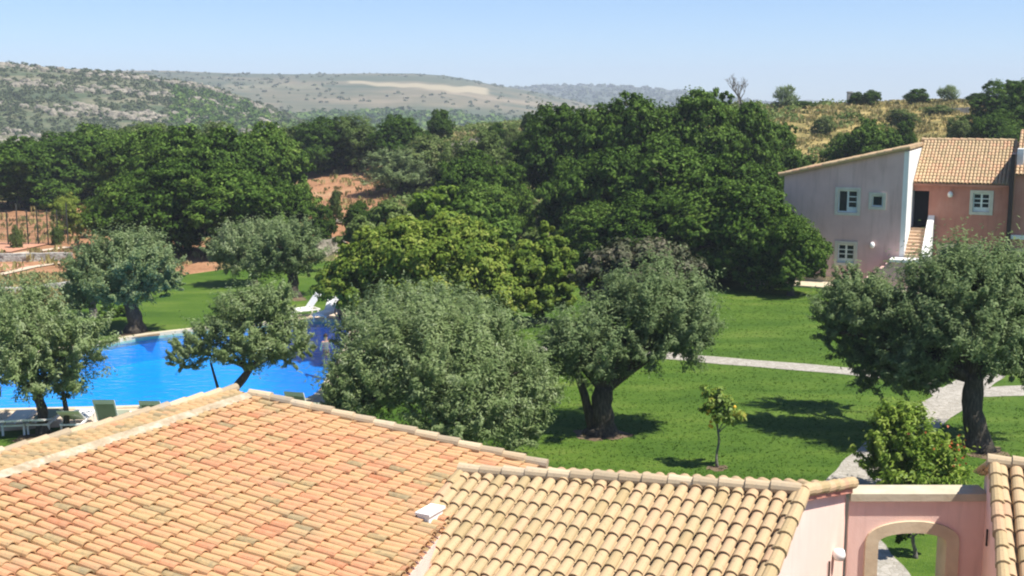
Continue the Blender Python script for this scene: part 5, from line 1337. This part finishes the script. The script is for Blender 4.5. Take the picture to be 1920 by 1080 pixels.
# ------------------------------------------------------------------ people
def person(name, loc, rz, label, joints, swim, hair_len=.1):
    """joints: dict of positions (m, local); one skinned body mesh"""
    t = thing(name, loc, label, 'person', None, rz)
    J = joints; names = list(J); idx = {k: i for i, k in enumerate(names)}
    edges = [('pelvis','waist'),('waist','chest'),('chest','neck'),('neck','head'),('head','crown'),('chest','lsh'),('lsh','lel'),('lel','lwr'),('lwr','lha'),('chest','rsh'),('rsh','rel'),('rel','rwr'),('rwr','rha'),
             ('pelvis','lhip'),('lhip','lkn'),('lkn','lan'),('lan','lto'),('pelvis','rhip'),('rhip','rkn'),('rkn','ran'),('ran','rto')]
    rad = dict(pelvis=.135, waist=.115, chest=.135, neck=.055, head=.088, crown=.07, lsh=.06, rsh=.06, lel=.042, rel=.042, lwr=.03, rwr=.03, lha=.03, rha=.03, lhip=.085, rhip=.085, lkn=.055, rkn=.055, lan=.036, ran=.036, lto=.03, rto=.03)
    me = bpy.data.meshes.new('body'); me.from_pydata([J[k] for k in names], [(idx[a], idx[b]) for a, b in edges], [])
    o = link_mesh('body', me, t); me.materials.append(M['skin'])
    o.modifiers.new('skin', 'SKIN'); sub = o.modifiers.new('sub', 'SUBSURF'); sub.levels = sub.render_levels = 1
    for k in names:
        v = me.skin_vertices[0].data[idx[k]]; v.radius = (rad[k], rad[k] * (.8 if k in ('chest', 'waist', 'pelvis') else 1)); v.use_root = (k == 'pelvis')
    h_ = Vector(J['head']); cr = Vector(J['crown'])
    MB().tube([h_ + (cr - h_) * q + Vector((0, .025, 0)) for q in (.1, .5, 1.0, 1.5, 1.75)], [.075, .103, .10, .07, .02], 12).build('hair', M['hair'], t, smooth=True, local=True)
    pv, wa, ch = Vector(J['pelvis']), Vector(J['waist']), Vector(J['chest'])
    MB().tube([pv - (wa - pv) * .6, pv, wa], [.15, .158, .132], 14, cap=False).build('swimsuit', swim, t, smooth=True, local=True)
    return t
st = dict(pelvis=(0,0,.92), waist=(0,0,1.08), chest=(0,0,1.32), neck=(0,0,1.48), head=(0,-.01,1.58), crown=(0,0,1.69), lsh=(.17,0,1.40), lel=(.25,-.06,1.14), lwr=(.22,-.26,1.12), lha=(.20,-.34,1.13),
          rsh=(-.17,0,1.40), rel=(-.25,-.06,1.14), rwr=(-.30,-.28,1.10), rha=(-.31,-.36,1.10), lhip=(.09,0,.86), lkn=(.10,-.03,.48), lan=(.10,.02,.08), lto=(.11,-.14,.03), rhip=(-.09,0,.86), rkn=(-.10,-.03,.48), ran=(-.10,.02,.08), rto=(-.11,-.14,.03))
p = at_z(611, 641, -.1); person('person', (p.x, p.y, -1.50), .4, 'bather with dark hair and red swimsuit standing chest-deep in the pool', st, M['swim'])
si = dict(pelvis=(0,0,.12), waist=(0,.02,.28), chest=(0,.03,.52), neck=(0,.02,.68), head=(0,-.01,.78), crown=(0,0,.89), lsh=(.17,.02,.60), lel=(.27,.10,.36), lwr=(.26,.12,.14), lha=(.27,.06,.07),
          rsh=(-.17,.02,.60), rel=(-.25,-.08,.38), rwr=(-.14,-.28,.22), rha=(-.11,-.34,.20), lhip=(.09,-.02,.12), lkn=(.11,-.44,.15), lan=(.11,-.50,-.28), lto=(.12,-.62,-.33), rhip=(-.09,-.02,.12), rkn=(-.11,-.44,.15), ran=(-.12,-.48,-.28), rto=(-.13,-.60,-.33))
iE = min(range(n), key=lambda i: (pool[i] - at_z(624, 603).xy).length); q = rim[iE].lerp(pool[iE], .5)
person('person', (q.x, q.y, .0), .25, 'person in dark swimwear sitting on the far pool edge with legs in the water', si, M['swimblue'])

# ------------------------------------------------------------------ air, light, sky
m = bpy.data.materials.new('haze_air'); m.use_nodes = True; nt = m.node_tree
nt.nodes.remove(nt.nodes['Principled BSDF']); pv = nt.nodes.new('ShaderNodeVolumePrincipled')
pv.inputs['Color'].default_value = (.80, .88, 1.0, 1); pv.inputs['Density'].default_value = HAZE if 'HAZE' in globals() else .00032
nt.links.new(pv.outputs[0], nt.nodes['Material Output'].inputs['Volume'])
hz = MB().box((-4200, -60, -62), (4200, 4150, 130)).build('haze', m); hz['kind'] = 'stuff'
SUN_EL, SUN_AZ = 60, 114
sd = Vector((math.sin(R(SUN_AZ)) * math.cos(R(SUN_EL)), math.cos(R(SUN_AZ)) * math.cos(R(SUN_EL)), math.sin(R(SUN_EL))))
ld = bpy.data.lights.new('sun', 'SUN'); ld.energy = 4.6; ld.angle = R(.53); ld.color = (1.0, .955, .88)
lo = bpy.data.objects.new('sun', ld); C.objects.link(lo); lo.rotation_euler = sd.to_track_quat('Z', 'Y').to_euler()
sc = bpy.context.scene
wd = bpy.data.worlds.new('World'); sc.world = wd; wd.use_nodes = True
wn_ = wd.node_tree.nodes; bg = wn_['Background']; sk = wn_.new('ShaderNodeTexSky'); sk.sky_type = 'NISHITA'; sk.sun_disc = False
sk.sun_elevation = R(SUN_EL); sk.sun_rotation = R(SUN_AZ); sk.altitude = 900; sk.air_density = .85; sk.dust_density = .25; sk.ozone_density = 8.0
wd.node_tree.links.new(sk.outputs[0], bg.inputs[0]); bg.inputs[1].default_value = .086
sc.view_settings.view_transform = 'Standard'; sc.view_settings.look = 'None'; sc.view_settings.exposure = .9; sc.view_settings.gamma = 1
sc.cycles.max_bounces = 8; sc.cycles.transparent_max_bounces = 12; sc.cycles.volume_bounces = 0
sc.cycles.filter_width = 2.1
